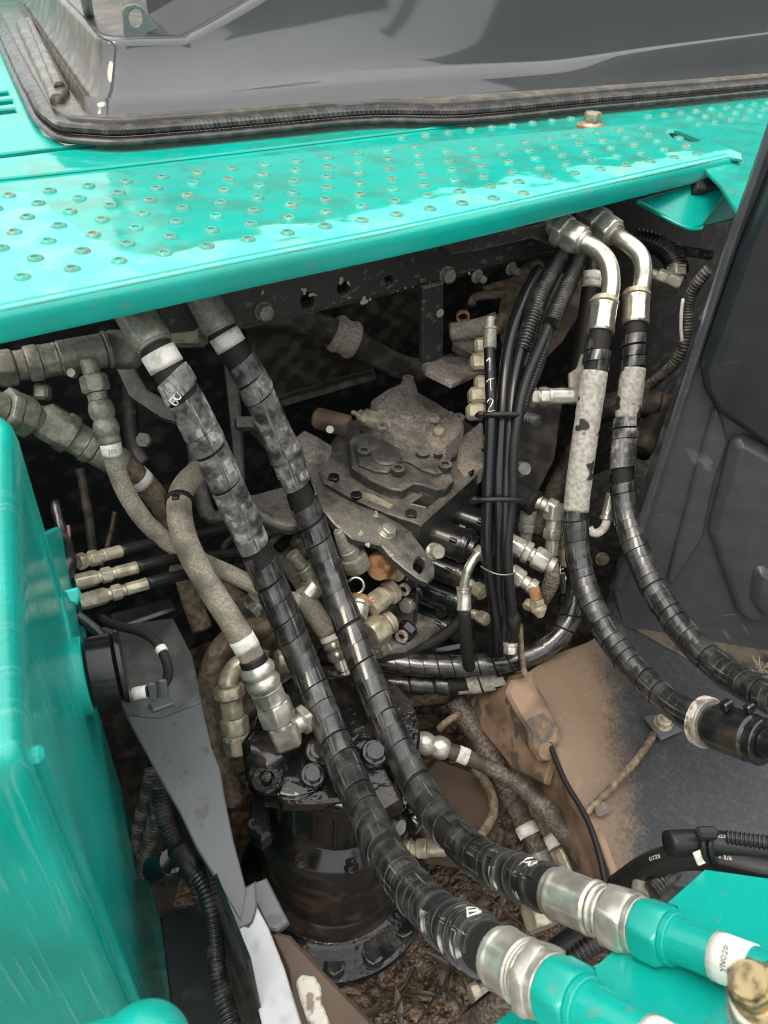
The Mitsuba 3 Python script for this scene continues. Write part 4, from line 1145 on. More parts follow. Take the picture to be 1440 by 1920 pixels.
# more of the casting: bosses, bolt heads, ribs, ports
for x, y in [(626, 900), (668, 934), (770, 968), (878, 888), (896, 850), (650, 800)]:
    p = on(x, y, level(Zv + .001))
    part(vb, 'socket_bolt', cat(ring(p, UP, .009, .0098, .005, 24), cyl(p, UP, .004, .0052)), 'iron_black')
for pts_ in ([(704, 752), (735, 790), (760, 806)], [(800, 752), (812, 790), (806, 818)], [(846, 776), (820, 800)]):
    part(vb, 'cap_rib', tube([on(x, y, level(Zv + .054)) for x, y in pts_], .006, 10), 'iron_dusty')
part(vb, 'cap_step', slab(level(Zv + .066), [(706, 756), (732, 732), (752, 728), (760, 742), (776, 744), (800, 760), (822, 776), (800, 800), (752, 796), (712, 780)], .014, .006, soft=.004), 'iron_dusty', smooth=50)
part(vb, 'cap_skirt', slab(level(Zv + .016), [(676, 800), (690, 778), (740, 812), (792, 830), (842, 836), (858, 850), (830, 862), (760, 842), (700, 822)], .02, .005, soft=.003), 'iron', smooth=50)
for x, y, r in [(762, 782, .013), (716, 772, .010), (812, 786, .012)]:
    part(vb, 'boss', turned(on(x, y, level(Zv + .064)), UP, [(0, r * 1.2), (.006, r), (.008, r * .8), (.008, r * .45), (.003, r * .4)], 24), 'iron_dusty')
part(vb, 'front_rib', slab(level(Zv + .004), [(612, 906), (664, 936), (726, 962), (786, 982), (784, 974), (730, 952), (668, 926), (618, 898)], .006, .002), 'iron')
part(vb, 'data_plate', slab(level(Zv + .002), [(768, 944), (800, 952), (826, 930), (800, 922)], .002), 'iron_black')
for x, y, d, r in [(640, 965, 1.30, .011), (760, 1010, 1.30, .010), (744, 1068, 1.30, .013), (778, 1112, 1.33, .012), (720, 1215, 1.33, .013), (836, 1140, 1.37, .013), (862, 1186, 1.38, .012)]:
    p = at(x, y, d)
    part(vb, 'port_plug', cat(cyl(p, lf_ax, .008, r * 1.5), hexnut(p + lf_ax * .008, lf_ax, .012, r * 1.7)), 'iron_black' if y not in (1068, 1215) else 'zinc_yellow')
part(vb, 'lower_casting', slab(level(.50), [(690, 1170), (720, 1120), (800, 1090), (890, 1060), (900, 1110), (840, 1170), (760, 1215), (710, 1220)], .12, .012, soft=.01), 'iron', smooth=50)

# lug plate bolted to the front of the valve
lug_p = plane3(at(665, 965, 1.255), at(810, 1070, 1.245), at(700, 1010, 1.235))
lg = thing('lifting_plate', 'black lifting plate with an oval hole bolted to the valve front', 'plate')
part(lg, 'plate', slab(lug_p, [(600, 948), (660, 940), (716, 962), (746, 978), (771, 996), (787, 1018), (806, 1042), (817, 1062), (816, 1082), (803, 1092), (786, 1085), (760, 1066), (736, 1046), (716, 1022), (662, 1010), (628, 982)], .012, .0025,
                       holes=[[(787 + 9 * math.cos(t) - 6 * math.sin(t), 1060 + 14 * math.sin(t) + 6 * math.cos(t)) for t in np.arange(18) * 2 * math.pi / 18]]), 'iron')
ln = unit(lug_p[1])
for x, y in [(724, 1000)]:
    p = on(x, y, lug_p)
    part(lg, 'bolt', cat(cyl(p, ln, .004, .0155), hexnut(p + ln * .004, ln, .010, .023)), 'zinc')
for x, y, r in [(706, 968, 8), (676, 1000, 5), (690, 1022, 4), (732, 1040, 5)]:
    part(lg, 'splash', cat(*[cyl(on(x + rng.normal(0, r * .5), y + rng.normal(0, r * .5), lug_p), ln, .0008, .0022 * rng.uniform(.5, 1.3), sides=8) for _ in range(9)]), 'label_dirty', smooth=False, kind='stuff')
bo = thing('flange_bolt', 'silver hex bolt beside the right edge of the valve lifting plate', 'bolt')
p = at(815, 1030, 1.26); ax = unit(at(840, 1005, 1.20) - p)
fit(bo, p - ax * .01, unit(-FWD + RGT * .5), [('flange', 'c', .006, .0145), ('head', 'h', .014, .0115)], 'zinc')
# spool ends on the right front face
pa, pc = on(788, 984, vt), on(897, 886, vt)
fr_n = unit(np.cross(pc - pa, UP)); fr_n = fr_n if fr_n @ RGT > 0 else -fr_n
lf_n = unit(np.cross(on(665, 938, vt) - on(727, 962, vt), UP)); lf_n = lf_n if lf_n @ (EYE - pa) > 0 else -lf_n
vf = (pa, fr_n)
for (x, y, d, r, L) in [(828, 1008, 1.345, .030, .075), (818, 1062, 1.36, .024, .075), (806, 1108, 1.375, .0225, .085), (880, 975, 1.40, .026, .07), (870, 1030, 1.41, .024, .07), (860, 1085, 1.42, .022, .07), (800, 1160, 1.39, .022, .07)]:
    p = at(x, y, d)
    ax = unit(fr_n * .8 + RGT * .25)
    part(vb, 'spool_cap', cat(cyl(p - ax * .05, ax, L + .03, r), cyl(p + ax * (L - .022), ax, .012, r * .8), cyl(p + ax * (L - .034), ax, .008, r * 1.06)), 'iron_black')
    part(vb, 'cap_screw', cat(*[cyl(p + ax * (L * .3) + s_ * (np.cross(ax, UP)) * r * .7 + UP * r * .72, ax, .012, .0045) for s_ in (-1, 1)]), 'iron_black')
part(vb, 'groove_rib', brick(at(779, 1150, 1.335), UP, (.006, .006, .12), fr_n, .001), 'iron')
for x, y in [(758, 1104), (754, 1192), (761, 1062)]:
    p = at(x, y, 1.315)
    ax = unit(lf_n + np.array([.1, -.1, .35]))
    fl = part(vb, 'port_flange', cat(brick(p - ax * .012, ax, (.046, .034, .022), UP + RGT * .6, .008)), 'iron_black')
    part(vb, 'cap_screw', cat(ring(p, ax, .006, .0115, .006, 24)), 'iron_dusty' if y > 1080 else 'zinc_yellow')
part(vb, 'lower_rib', brick(at(830, 1205, 1.40), RGT * .8 + UP * .25, (.02, .05, .12), UP, .006), 'iron_black')
part(vb, 'front_shelf', slab(level(.44), [(680, 1130), (780, 1150), (880, 1080), (880, 1170), (760, 1190)], .06), 'iron_black')

# ---------------------------------------------------------------- fittings on the left front face of the valve
def plug(label, x, y, d, x2, y2, d2, spec, mt, box=None, cat_='fitting', spin=.2):
    k = thing('pipe_plug', label, cat_)
    p, q = at(x, y, d), at(x2, y2, d2)
    e = fit(k, p, q - p, spec, mt, spin)
    if box:
        sz, off, ref = box
        part(k, 'block', brick(e + unit(q - p) * off, q - p, sz, ref, .006), mt, smooth=30)
    return k, e, unit(q - p)


k, e, ax = plug('rusty orange hex plug on the front of the valve', 742, 1040, 1.30, 690, 1078, 1.24, [('collar', 'c', .016, .0225), ('neck', 'c', .006, .017)], 'zinc_yellow')
fit(k, e, ax, [('head', 'h', .036, .0215)], 'rust', .5)
k, e, ax = plug('upper beige elbow stamped B below the rusty plug', 738, 1106, 1.30, 676, 1150, 1.255, [('collar', 'c', .014, .021), ('neck', 'c', .010, .016)], 'zinc_yellow', ((.034, .034, .036), .014, FWD + .3 * DWN))
part(k, 'stamp', letters('B', .012, at(697, 1128, 1.222), RGT * .5 + DWN * .85, unit(-FWD - .3 * DWN), .001), 'rust', smooth=False)
k, e, ax = plug('lower beige hex plug below the stamped elbow', 732, 1164, 1.30, 672, 1206, 1.25, [('collar', 'c', .014, .0205), ('neck', 'c', .006, .016)], 'zinc_yellow')
fit(k, e, ax, [('head', 'h', .034, .0235)], 'zinc_yellow', .3)
lp_ = thing('pipe_plug', 'ringed silver plug with a wire loop between the large hoses and the beige elbow', 'fitting')
e = fit(lp_, at(676, 1118, 1.27), at(668, 1160, 1.245) - at(682, 1100, 1.27), [('cap', 'c', .010, .0165, 'rust'), ('band', 'c', .006, .0185), ('body', 'c', .022, .0185)], 'zinc')
th = np.linspace(-2.6, 1.4, 22)
part(lp_, 'wire_loop', tube(np.array([at(667 + 15 * math.cos(t), 1098 + 15 * math.sin(t), 1.245) for t in th]), .0023, 10, step=.003), 'steel')
k, e, ax = plug('dark silver hex fitting leaning behind the second large hose above the rusty plug', 672, 1062, 1.27, 634, 996, 1.22, [('nut', 'h', .030, .0225), ('collar', 'c', .016, .017), ('nose', 'c', .04, .016, .008)], 'zinc_grimy')
# fittings seen between the two large hoses
k, e, ax = plug('grimy fitting between the two large hoses at mid height', 602, 1102, 1.28, 556, 1048, 1.25, [('block', 'h', .032, .021), ('neck', 'c', .02, .017), ('nose', 'c', .03, .012)], 'zinc_grimy')
fit(k, at(585, 1108, 1.265), at(606, 1082, 1.24) - at(582, 1112, 1.265), [('thread', 't', .030, .0165)], 'zinc')
h = thing('dusty_hose', 'short dusty hose with pale green beaded fitting between the two large hoses', 'hose')
pts = A((560, 1105, 1.27), (590, 1150, 1.265), (612, 1182, 1.262), (618, 1190, 1.262))
part(h, 'rubber_hose', tube(pts, .0175, 22, wob=.05), 'hose_dusty')
p, t_ = spot(pts, 1.0)
fit(h, p, at(640, 1245, 1.26) - p, [('label_band', 'c', .010, .018, 'label_white'), ('ferrule', 'b', .034, .018), ('neck', 'c', .02, .012), ('nut', 'h', .02, .016)], 'zinc')
k, e, ax = plug('long pale fitting leaning between the large hoses below the loop hoses', 668, 1300, 1.26, 690, 1400, 1.22, [('body', 'f', .040, .019), ('nut', 'h', .024, .021), ('neck', 'c', .016, .018), ('nut', 'h', .024, .022)], 'zinc_grimy')
k, e, ax = plug('pale fitting with hex behind the right side of the first large hose', 628, 1280, 1.30, 648, 1330, 1.28, [('nut', 'h', .05, .02)], 'zinc_yellow')
k, e, ax = plug('silver connector behind the second large hose feeding a long dusty hose', 752, 1372, 1.22, 850, 1402, 1.20, [('nut', 'h', .022, .018)], 'zinc')
k2 = thing('return_hose', 'brown dusty hose with a white band from a beaded silver fitting, sweeping to lower right', 'hose')
pts = A((826, 1402, 1.235), (872, 1418, 1.235), (930, 1446, 1.23), (985, 1482, 1.22), (1040, 1535, 1.20), (1080, 1590, 1.19), (1100, 1650, 1.2), (1106, 1720, 1.22))
part(k2, 'rubber_hose', tube(pts, lambda s, t: .0125 + .0055 * float(smoothnp(t, .3, .6)), 22, wob=.05), 'hose_dark_dusty')
band(k2, pts, .075, .12, .0128, '20')
p, t_ = spot(pts, 0)
fit(k2, p + t_ * .012, -t_, [('ferrule', 'b', .052, .0185), ('nut', 'h', .018, .0175)], 'zinc')
# pale block left of first hose
k, e, ax = plug('pale ribbed steel stub left of the first large hose', 560, 1238, 1.22, 500, 1242, 1.20, [('body', 'f', .036, .019)], 'zinc_yellow')
el = thing('pipe_elbow', 'bent steel pipe elbow over a stacked hex fitting stamped B left of the motor', 'fitting')
part(el, 'bend', tube(A((500, 1238, 1.14), (462, 1240, 1.14), (436, 1258, 1.135), (428, 1290, 1.13)), .0145, 22), 'zinc_yellow')
e = fit(el, at(428, 1286, 1.13), at(445, 1390, 1.14) - at(428, 1286, 1.13), [('nut', 'h', .018, .0205), ('body', 'c', .030, .0165), ('body', 'h', .026, .0185), ('block', 'h', .028, .0195)], 'zinc_yellow')
part(el, 'stamp', letters('B', .011, at(430, 1386, 1.107), RGT * .8 + DWN * .2, -FWD, .001), 'zinc_grimy', smooth=False)

# ---------------------------------------------------------------- swing motor
def zfront(y, hd, x=610):
    v = at(x, y, 1.0) - EYE
    return EYE[2] + v[2] / np.hypot(v[0], v[1]) * hd


ctr = on(628, 1600, level(.13)); ctr = np.array([ctr[0], ctr[1], 0])
cd = np.hypot(*ctr[:2])
sm = thing('swing_motor', 'oily black swing motor with bolted flanges standing on the muddy floor', 'motor')
rz = lambda y, r: zfront(y, cd - r)
z0, z1, z2, z3, z4, z5, z6, z7 = rz(1508, .125), rz(1526, .123), rz(1605, .118), rz(1640, .137), rz(1676, .137), rz(1742, .128), rz(1770, .136), rz(1838, .178)
base = np.array([ctr[0], ctr[1], 0])
tp = lambda prof, s=72: turned(base, UP, prof, s)
part(sm, 'head', tp([(z0 - .002, .02), (z0 - .002, .10), (z0 + .006, .095), (z0 + .010, .085), (z0 + .01, .02)]), 'iron_oily')
part(sm, 'top_flange', tp([(z1 - .01, .09), (z1 - .01, .119), (z1, .123), (z0 - .006, .125), (z0, .121), (z0, .06)]), 'iron_oily')
part(sm, 'housing', tp([(z2 - .012, .08), (z2 - .012, .112), (z2 + .03, .110), (z1 - .02, .108), (z1 - .008, .113), (z1 - .004, .08)]), 'iron_black')
part(sm, 'middle_flange', tp([(z4, .08), (z4, .132), (z4 + .004, .137), (z3 - .006, .137), (z3, .133), (z2 - .004, .118), (z2 + .004, .112), (z2 + .004, .08)]), 'iron_black')
part(sm, 'lower_band', tp([(z5, .08), (z5, .125), (z5 + .012, .128), (z4 - .012, .128), (z4 - .006, .122), (z4 + .002, .118), (z4 + .002, .08)]), 'rust_band')
part(sm, 'foot', tp([(z6, .08), (z6, .136), (z5 - .004, .130), (z5 + .002, .125), (z5 + .002, .08)]), 'rust_band')
part(sm, 'base_flange', tp([(z7 - .02, .08), (z7 - .02, .178), (z7 - .012, .184), (z7, .182), (z7 + .002, .175), (z6 - .002, .145), (z6 + .004, .133), (z6 + .004, .08)]), 'iron_oily')
ca_ = math.atan2(-ctr[1], -ctr[0])
for da in (-.95, -.42, .20, .78):
    dirn = np.array([math.cos(ca_ + da), math.sin(ca_ + da), 0])
    p = base + dirn * .128 + UP * z3
    part(sm, 'flange_bolt', cat(cyl(p, UP, .006, .012), ring(p + UP * .006, UP, .008, .0085, .0045, 20), cyl(p + UP * .006, UP, .004, .005)), 'iron_black' if da else 'zinc_yellow')
for da in (-.46, .02, .46, .9, 1.3, -.9):
    dirn = np.array([math.cos(ca_ + da), math.sin(ca_ + da), 0])
    p = base + dirn * .160 + UP * (z7 + .004)
    part(sm, 'hex_bolt', cat(cyl(p, UP, .004, .021), hexnut(p + UP * .004, UP, .016, .036, ref=(1, 0, 0))), 'iron_black')
for da in np.linspace(-1.2, 1.2, 9):
    dirn = np.array([math.cos(ca_ + da), math.sin(ca_ + da), 0])
    part(sm, 'housing_rib', brick(base + dirn * .110 + UP * (z1 + z2) / 2, UP, (.010, .008, max(z1 - z2 - .02, .03)), dirn, .002), 'iron_black')
for da in (-1.15, -.6, -.05, .5, 1.05):
    dirn = np.array([math.cos(ca_ + da), math.sin(ca_ + da), 0])
    p = base + dirn * .113 + UP * (z0 - .001)
    part(sm, 'head_bolt', cat(ring(p, UP, .010, .0095, .005, 20), cyl(p, UP, .006, .0052)), 'iron_oily')
part(sm, 'gasket', turned(base, UP, [(z1 - .014, .1), (z1 - .014, .121), (z1 - .011, .121), (z1 - .011, .1)], 72), 'rubber')
# uneven head casting with caps
hz = z0 + .006
hp = lambda x, y, dz=0.0: on(x, y, level(hz + dz))
part(sm, 'head_casting', slab(level(hz + .014), [(482, 1450), (500, 1400), (560, 1370), (640, 1380), (720, 1420), (760, 1500), (700, 1530), (560, 1500), (490, 1490)], .03, .008, soft=.006), 'iron_oily', smooth=60)
part(sm, 'head_lobe', slab(level(hz + .035), [(452, 1385), (470, 1360), (520, 1350), (548, 1376), (540, 1420), (500, 1440), (456, 1420)], .06, .012, soft=.006), 'iron_black', smooth=60)
part(sm, 'relief_cap', cat(cyl(hp(500, 1466, .0), UP, .022, .026), ring(hp(500, 1466, .022), UP, .008, .021, .012), cyl(hp(500, 1466, .02), UP, .014, .008)), 'iron_oily')
for x, y, r in [(596, 1418, .020), (585, 1462, .018), (700, 1420, .02)]:
    part(sm, 'port_cap', cat(cyl(hp(x, y, .008), UP + np.array([.1, -.2, 0]), .020, r), hexnut(hp(x, y, .008) + unit(UP + np.array([.1, -.2, 0])) * .020, UP + np.array([.1, -.2, 0]), .007, r * 1.25)), 'iron_black')
part(sm, 'head_rib', slab(level(hz + .022), [(520, 1492), (560, 1488), (610, 1476), (625, 1470), (648, 1490), (645, 1500), (590, 1505), (530, 1505)], .02, .004), 'iron_oily')
part(sm, 'side_ear', slab(level(z1 + .004), [(466, 1500), (478, 1480), (500, 1490), (508, 1560), (490, 1575), (468, 1560)], .03, .005), 'iron_black')
part(sm, 'ear_bolt', ring(on(477, 1548, level(z1 + .004)), UP, .006, .009, .004, 20), 'iron_black')
vl = thing('relief_valve', 'wet black cylindrical valve with a square nut sticking out right of the motor head', 'valve')
p = at(690, 1460, 1.16); q = at(768, 1520, 1.13)
fit(vl, p, q - p, [('body', 'c', .052, .0235), ('nut', 'h', .022, .020), ('neck', 'c', .012, .014), ('cap', 'h', .018, .021)], 'iron_oily', .4)
fit(thing('small_fitting', 'small pale fitting under the black valve at the right of the motor', 'fitting'), at(735, 1545, 1.22), at(760, 1555, 1.2) - at(735, 1545, 1.22), [('body', 'h', .02, .012)], 'zinc')
fit(thing('drain_fitting', 'brassy drain fitting low on the right side of the motor', 'fitting'), at(752, 1592, 1.26), at(830, 1590, 1.24) - at(752, 1592, 1.26), [('nut', 'h', .018, .016), ('body', 'c', .01, .012), ('nut', 'h', .018, .015), ('tube', 'c', .03, .013)], 'zinc_yellow')

# more of the crowd of fittings between and beside the large hoses
for lab, segs in [
    ('small brass nut pair above the grimy fitting between the large hoses', [((556, 1012, 1.31), (590, 1040, 1.28), [('nut', 'h', .014, .013), ('neck', 'c', .008, .009), ('nut', 'h', .016, .0125)], 'zinc_yellow')]),
    ('grey twin nut just left of the first large hose at mid height', [((498, 1120, 1.28), (470, 1150, 1.26), [('nut', 'h', .018, .016), ('neck', 'c', .010, .012), ('nut', 'h', .012, .014)], 'zinc_grimy')]),
    ('dark pipe nut below the lower beige plug', [((722, 1212, 1.33), (680, 1232, 1.30), [('nut', 'h', .018, .016), ('tube', 'c', .05, .011)], 'zinc_grimy')]),
    ('small silver hex under the lug hole of the lifting plate', [((770, 1128, 1.33), (752, 1146, 1.30), [('flange', 'c', .006, .015), ('nut', 'h', .014, .0125)], 'zinc')]),
    ('grimy elbow nut right of the second large hose above the loop hoses', [((690, 1222, 1.30), (716, 1196, 1.29), [('nut', 'h', .018, .014), ('neck', 'c', .02, .010)], 'zinc_grimy')]),
    ('pale collar fitting left of the second large hose by the short dusty hose', [((604, 1048, 1.30), (618, 1084, 1.28), [('collar', 'c', .010, .016), ('nut', 'h', .018, .0145), ('neck', 'c', .014, .011)], 'zinc')])]:
    k = thing('pipe_fitting', lab, 'fitting')
    for a, b, spec, m in segs: fit(k, at(*a), at(*b) - at(*a), spec, m)
for pts, r, m, lab in [(A((640, 968, 1.34), (600, 985, 1.33), (560, 1000, 1.33), (520, 1030, 1.32)), .010, 'rubber_matt', 'thin black hose leaving the valve front toward the left'),
                       (A((742, 1136, 1.36), (700, 1150, 1.34), (640, 1165, 1.33), (575, 1160, 1.33), (520, 1130, 1.33)), .011, 'hose_dark_dusty', 'dark dusty hose passing behind the beige plugs to the left'),
                       (A((870, 1150, 1.36), (840, 1185, 1.35), (790, 1212, 1.35), (730, 1222, 1.36)), .010, 'rubber_matt', 'thin black hose curving low along the valve casting')]:
    whole('feed_hose', tube(pts, r, 16), m, lab, 'hose')
# ---------------------------------------------------------------- grey frame rail at the left
Zr = .66
rl = thing('frame_rail', 'grey painted steel rail running down between the tank and the motor', 'rail')
part(rl, 'dusty_plate', slab(level(Zr), [(186, 1176), (324, 1158), (360, 1227), (372, 1282), (377, 1316), (300, 1346), (236, 1340), (228, 1322), (196, 1250)], .006, .0015), 'rail_dusty', label='dusty dark upper part of the rail')
part(rl, 'upper_plate', slab(level(Zr), [(236, 1341), (300, 1347), (377, 1317), (396, 1400), (412, 1440), (424, 1508), (437, 1573), (463, 1672), (452, 1730), (400, 1640), (367, 1587), (337, 1523), (293, 1447)], .006, .0015), 'rail_paint')
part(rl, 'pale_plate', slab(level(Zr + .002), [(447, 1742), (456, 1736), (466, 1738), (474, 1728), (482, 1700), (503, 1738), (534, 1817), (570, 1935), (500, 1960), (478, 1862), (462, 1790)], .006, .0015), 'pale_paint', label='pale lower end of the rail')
part(rl, 'joint_plate', slab(level(Zr - .001), [(400, 1640), (452, 1668), (480, 1650), (482, 1702), (474, 1730), (447, 1744), (462, 1790), (478, 1862), (440, 1730)], .006), 'rail_paint')
part(rl, 'side_flange', slab(level(Zr - .030), [(462, 1660), (500, 1645), (542, 1728), (520, 1745), (503, 1742)], .010, .002), 'rail_paint')
part(rl, 'web', slab((on(400, 1640, level(Zr)), unit(np.array([-1, -.55, .02]))), [(228, 1322), (293, 1447), (337, 1523), (367, 1587), (400, 1640), (430, 1717), (463, 1800), (490, 1930), (455, 1935), (405, 1760), (352, 1640), (300, 1560), (240, 1430)], .004), 'iron_black')
mb = thing('mud_block', 'brown mud covered steel beam with pale peeling scale beside the rail bottom', 'beam')
part(mb, 'beam', slab(level(Zr - .03), [(505, 1752), (520, 1746), (545, 1752), (600, 1812), (690, 1905), (760, 1990), (560, 1990), (536, 1820)], .09, .004), 'clay_dark')
part(mb, 'scale', slab(level(Zr - .026), [(553, 1836), (566, 1826), (590, 1830), (602, 1850), (604, 1880), (622, 1925), (584, 1935), (572, 1900), (562, 1870)], .006, .002), 'white_scale')

# rubber cushion on the tank
cu = thing('rubber_cushion', 'black round rubber cushion on the inner side of the teal tank', 'cushion')
p = on(158, 1266, (F + face_n * .006, face_n))
fit(cu, p - face_n * .01, face_n, [('base', 'c', .014, .045, 'teal'), ('body', 'c', .034, .041), ('lip', 'c', .006, .0425)], 'black_gloss')
# clip bracket with short tubes
cb_ = thing('tube_clip', 'grey twin tube clip on the rail holding a short sleeve with white tape', 'clip')
part(cb_, 'foot', slab(level(Zr + .006), [(278, 1318), (318, 1305), (326, 1318), (286, 1332)], .005), 'rail_paint')
for x, y in [(288, 1296), (308, 1290)]:
    part(cb_, 'jaw', chamfer_box(at(x, y, .90), RGT * .009, (DWN * .9 + FWD * .3) * .026, FWD * .014, .002), 'rail_paint')
tb = thing('thin_hose', 'thin dark hose curving from the pilot lines to the tube clip, with white tape', 'hose')
pts = A((192, 1158, .97), (215, 1172, .95), (262, 1184, .93), (296, 1208, .91), (312, 1240, .90), (316, 1262, .90), (305, 1285, .90))
part(tb, 'tube', tube(pts, .0058, 16), 'rubber_matt')
band(tb, pts, .70, .745, .006)
tb2 = thing('ribbed_conduit', 'ribbed conduit running down past the rubber cushion to a white taped end', 'conduit')
pts = A((140, 1150, .97), (166, 1170, .95), (196, 1200, .93), (214, 1235, .92), (222, 1270, .915), (226, 1296, .91), (232, 1306, .905))
part(tb2, 'conduit', ripple(pts, .0068, .0036, .0012, 14), 'conduit')
pts = A((228, 1308, .905), (256, 1300, .90), (278, 1296, .90))
part(tb2, 'tube', tube(pts, .0066, 14), 'rubber')
band(tb2, pts, .5, .95, .0068)

# ---------------------------------------------------------------- pilot lines on the tank tab
for i, ((x, y), (x2, y2), (x3, y3), (x4, y4)) in enumerate([((146, 1054), (212, 1037), (290, 1018), (440, 985)), ((140, 1093), (248, 1066), (330, 1048), (480, 1030)), ((150, 1130), (272, 1095), (345, 1078), (470, 1058))]):
    k = thing('pilot_line', ['topmost', 'middle', 'lowest'][i] + ' of three thin black lines with plated fittings on the tank tab', 'hose', None)
    p, q = at(x, y, .97), at(x2, y2, 1.01)
    e = fit(k, p, q - p, [('adapter', 'h', (.0, .028, .034)[i] or .010, .0095), ('collar', 'c', .005, .008), ('nut', 'h', .013, .0092), ('collar', 'c', .006, .0075), ('ferrule', 'f', .028, .0085)], 'zinc_yellow')
    part(k, 'hose', tube(np.array([e, at(x3, y3, 1.06), at((x3 + x4) / 2, (y3 + y4) / 2 + 2, 1.12), at(x4, y4, 1.2)]), .0078, 16), 'rubber')
th_ = thing('taped_harness', 'tape wrapped cable bundle hanging behind the pilot line fittings', 'cable')
pts = A((104, 940, 1.0), (116, 990, .99), (126, 1030, .98), (118, 1075, .965), (118, 1110, .96), (128, 1140, .955), (140, 1152, .96))
part(th_, 'tape', tube(pts, lambda s, t: .006 + .009 * math.exp(-((t - .6) / .17) ** 2), 16, wob=.5), 'conduit')
part(th_, 'wire', tube(A((128, 985, .99), (130, 1020, .985), (127, 1050, .98)), .002, 8), 'wire_pink')
part(th_, 'tab', slab((on(140, 1115, (F + face_n * .03, face_n)), unit(-FWD + .4 * RGT)), [(120, 1108), (146, 1102), (152, 1112), (146, 1135), (128, 1130)], .006), 'teal')

# ---------------------------------------------------------------- dark clutter at the left, behind
bk = thing('brake_bracket', 'dark curved bracket behind the upper ends of the large hoses', 'bracket')
part(bk, 'arm', slab((at(280, 740, 1.22), unit(-FWD + .2 * UP)), [(215, 690), (252, 690), (275, 730), (330, 760), (345, 800), (300, 785), (240, 745)], .01, .003), 'iron')
part(bk, 'post', tube(A((236, 690, 1.26), (245, 760, 1.27), (250, 830, 1.28), (272, 870, 1.28)), .012, 16), 'iron')
part(bk, 'bolt', hexnut(at(272, 826, 1.22), -FWD, .012, .022), 'zinc_grimy')
part(bk, 'column', slab((at(440, 760, 1.30), unit(-FWD)), [(414, 640), (436, 640), (450, 760), (458, 900), (440, 900)], .012, .003), 'iron')
part(bk, 'step', chamfer_box(at(462, 795, 1.25), RGT * .034, DWN * .022, FWD * .03, .004), 'iron')
gd = thing('guard_loop', 'dark flat guard loop curving down behind the first large hose', 'bracket')
pts = A((362, 800, 1.24), (368, 870, 1.22), (380, 940, 1.21), (400, 975, 1.20), (440, 960, 1.20), (520, 985, 1.22), (570, 968, 1.24))
part(gd, 'bar', tube(pts, .013, 14), 'iron')
sh = whole('shelf_plate', slab(plane3(at(470, 960, 1.27), at(560, 990, 1.26), at(560, 920, 1.34)), [(462, 930), (560, 905), (640, 950), (556, 992), (500, 1000), (470, 985)], .008), 'iron', 'dark shelf plate in front of the valve between the two large hoses', 'plate')
dm = thing('dark_block', 'black block standing in shadow below the pilot lines', 'block')
part(dm, 'block', slab(level(.62), [(200, 1150), (320, 1118), (330, 1140), (215, 1180)], .3, .004), 'iron_black')

for pts, r, m, lab in [(A((480, 800, 1.45), (520, 850, 1.44), (548, 905, 1.42), (560, 950, 1.42)), .016, 'hose_dark_dusty', 'dark dusty hose seen between the two large hoses beside the casting'),
                       (A((430, 1055, 1.36), (425, 1020, 1.38), (450, 1005, 1.38), (490, 1020, 1.37), (500, 1060, 1.36)), .010, 'rubber', 'black hose loop in the shadow between dusty hose and first large hose'),
                       (A((150, 880, 1.35), (165, 960, 1.34), (175, 1040, 1.33)), .008, 'dark_dusty', 'thin dark line hanging in the shadow left of the dusty hoses'),
                       (A((215, 960, 1.45), (205, 1010, 1.44), (190, 1060, 1.42)), .004, 'hose_tan', 'thin pale wire hanging in the dark left of the dusty hoses'),
                       (A((330, 1060, 1.42), (400, 1100, 1.40), (470, 1150, 1.38), (520, 1200, 1.36)), .022, 'hose_tan', 'thick brownish hose crossing low behind the thick dusty hose'),
                       (A((520, 1010, 1.38), (560, 1080, 1.36), (590, 1120, 1.35)), .018, 'hose_dusty', 'dusty pipe behind the grimy fitting between the large hoses'),
                       (A((440, 1420, 1.30), (462, 1340, 1.30), (520, 1290, 1.32), (590, 1262, 1.36)), .015, 'hose_dark_dusty', 'dusty dark hose rising behind the pale elbow to the loop hoses'),
                       (A((690, 1330, 1.45), (760, 1310, 1.46), (840, 1300, 1.47)), .018, 'hose_tan', 'tan pipe lying under the loop hoses'),
                       (A((700, 1230, 1.42), (720, 1180, 1.42), (750, 1150, 1.42)), .014, 'hose_dark_dusty', 'dark stub pipe under the beige plugs'),
                       (A((860, 1340, 1.32), (840, 1352, 1.31), (822, 1368, 1.30)), .006, 'hose_tan', 'short thin tan line under the loop hoses')]:
    whole('background_hose', tube(pts, r, 18, wob=.04), m, lab, 'hose')
k = thing('hex_plug', 'grey cylinder plug beside the thick dusty hose near the large hose', 'plug')
fit(k, at(470, 1150, 1.30), at(486, 1112, 1.27) - at(470, 1150, 1.30), [('body', 'c', .03, .020), ('cap', 'c', .02, .017)], 'zinc_grimy')

# ---------------------------------------------------------------- ribbed conduits at the lower left
for (pts, r, lab, m) in [(A((286, 1440, 1.12), (276, 1500, 1.12), (262, 1560, 1.13), (272, 1610, 1.14)), .013, 'left of two fat grey ribbed conduits low beside the tank', 'conduit_dusty'),
                         (A((300, 1470, 1.10), (292, 1530, 1.11), (276, 1590, 1.12), (266, 1640, 1.13)), .012, 'right of two fat grey ribbed conduits low beside the tank', 'conduit_dusty'),
                         (A((300, 1480, 1.0), (316, 1560, .98), (345, 1612, .96), (376, 1650, .94), (396, 1706, .92), (404, 1780, .91), (414, 1850, .90), (436, 1925, .88), (440, 1960, .88)), .011, 'long black ribbed conduit snaking down left of the frame rail', 'conduit')]:
    whole('ribbed_conduit', ripple(pts, r, .0052, .0018), m, lab, 'conduit')
tp_ = thing('tape_wrap', 'black tape and cable tie wrapped round the long conduit left of the rail', 'tape')
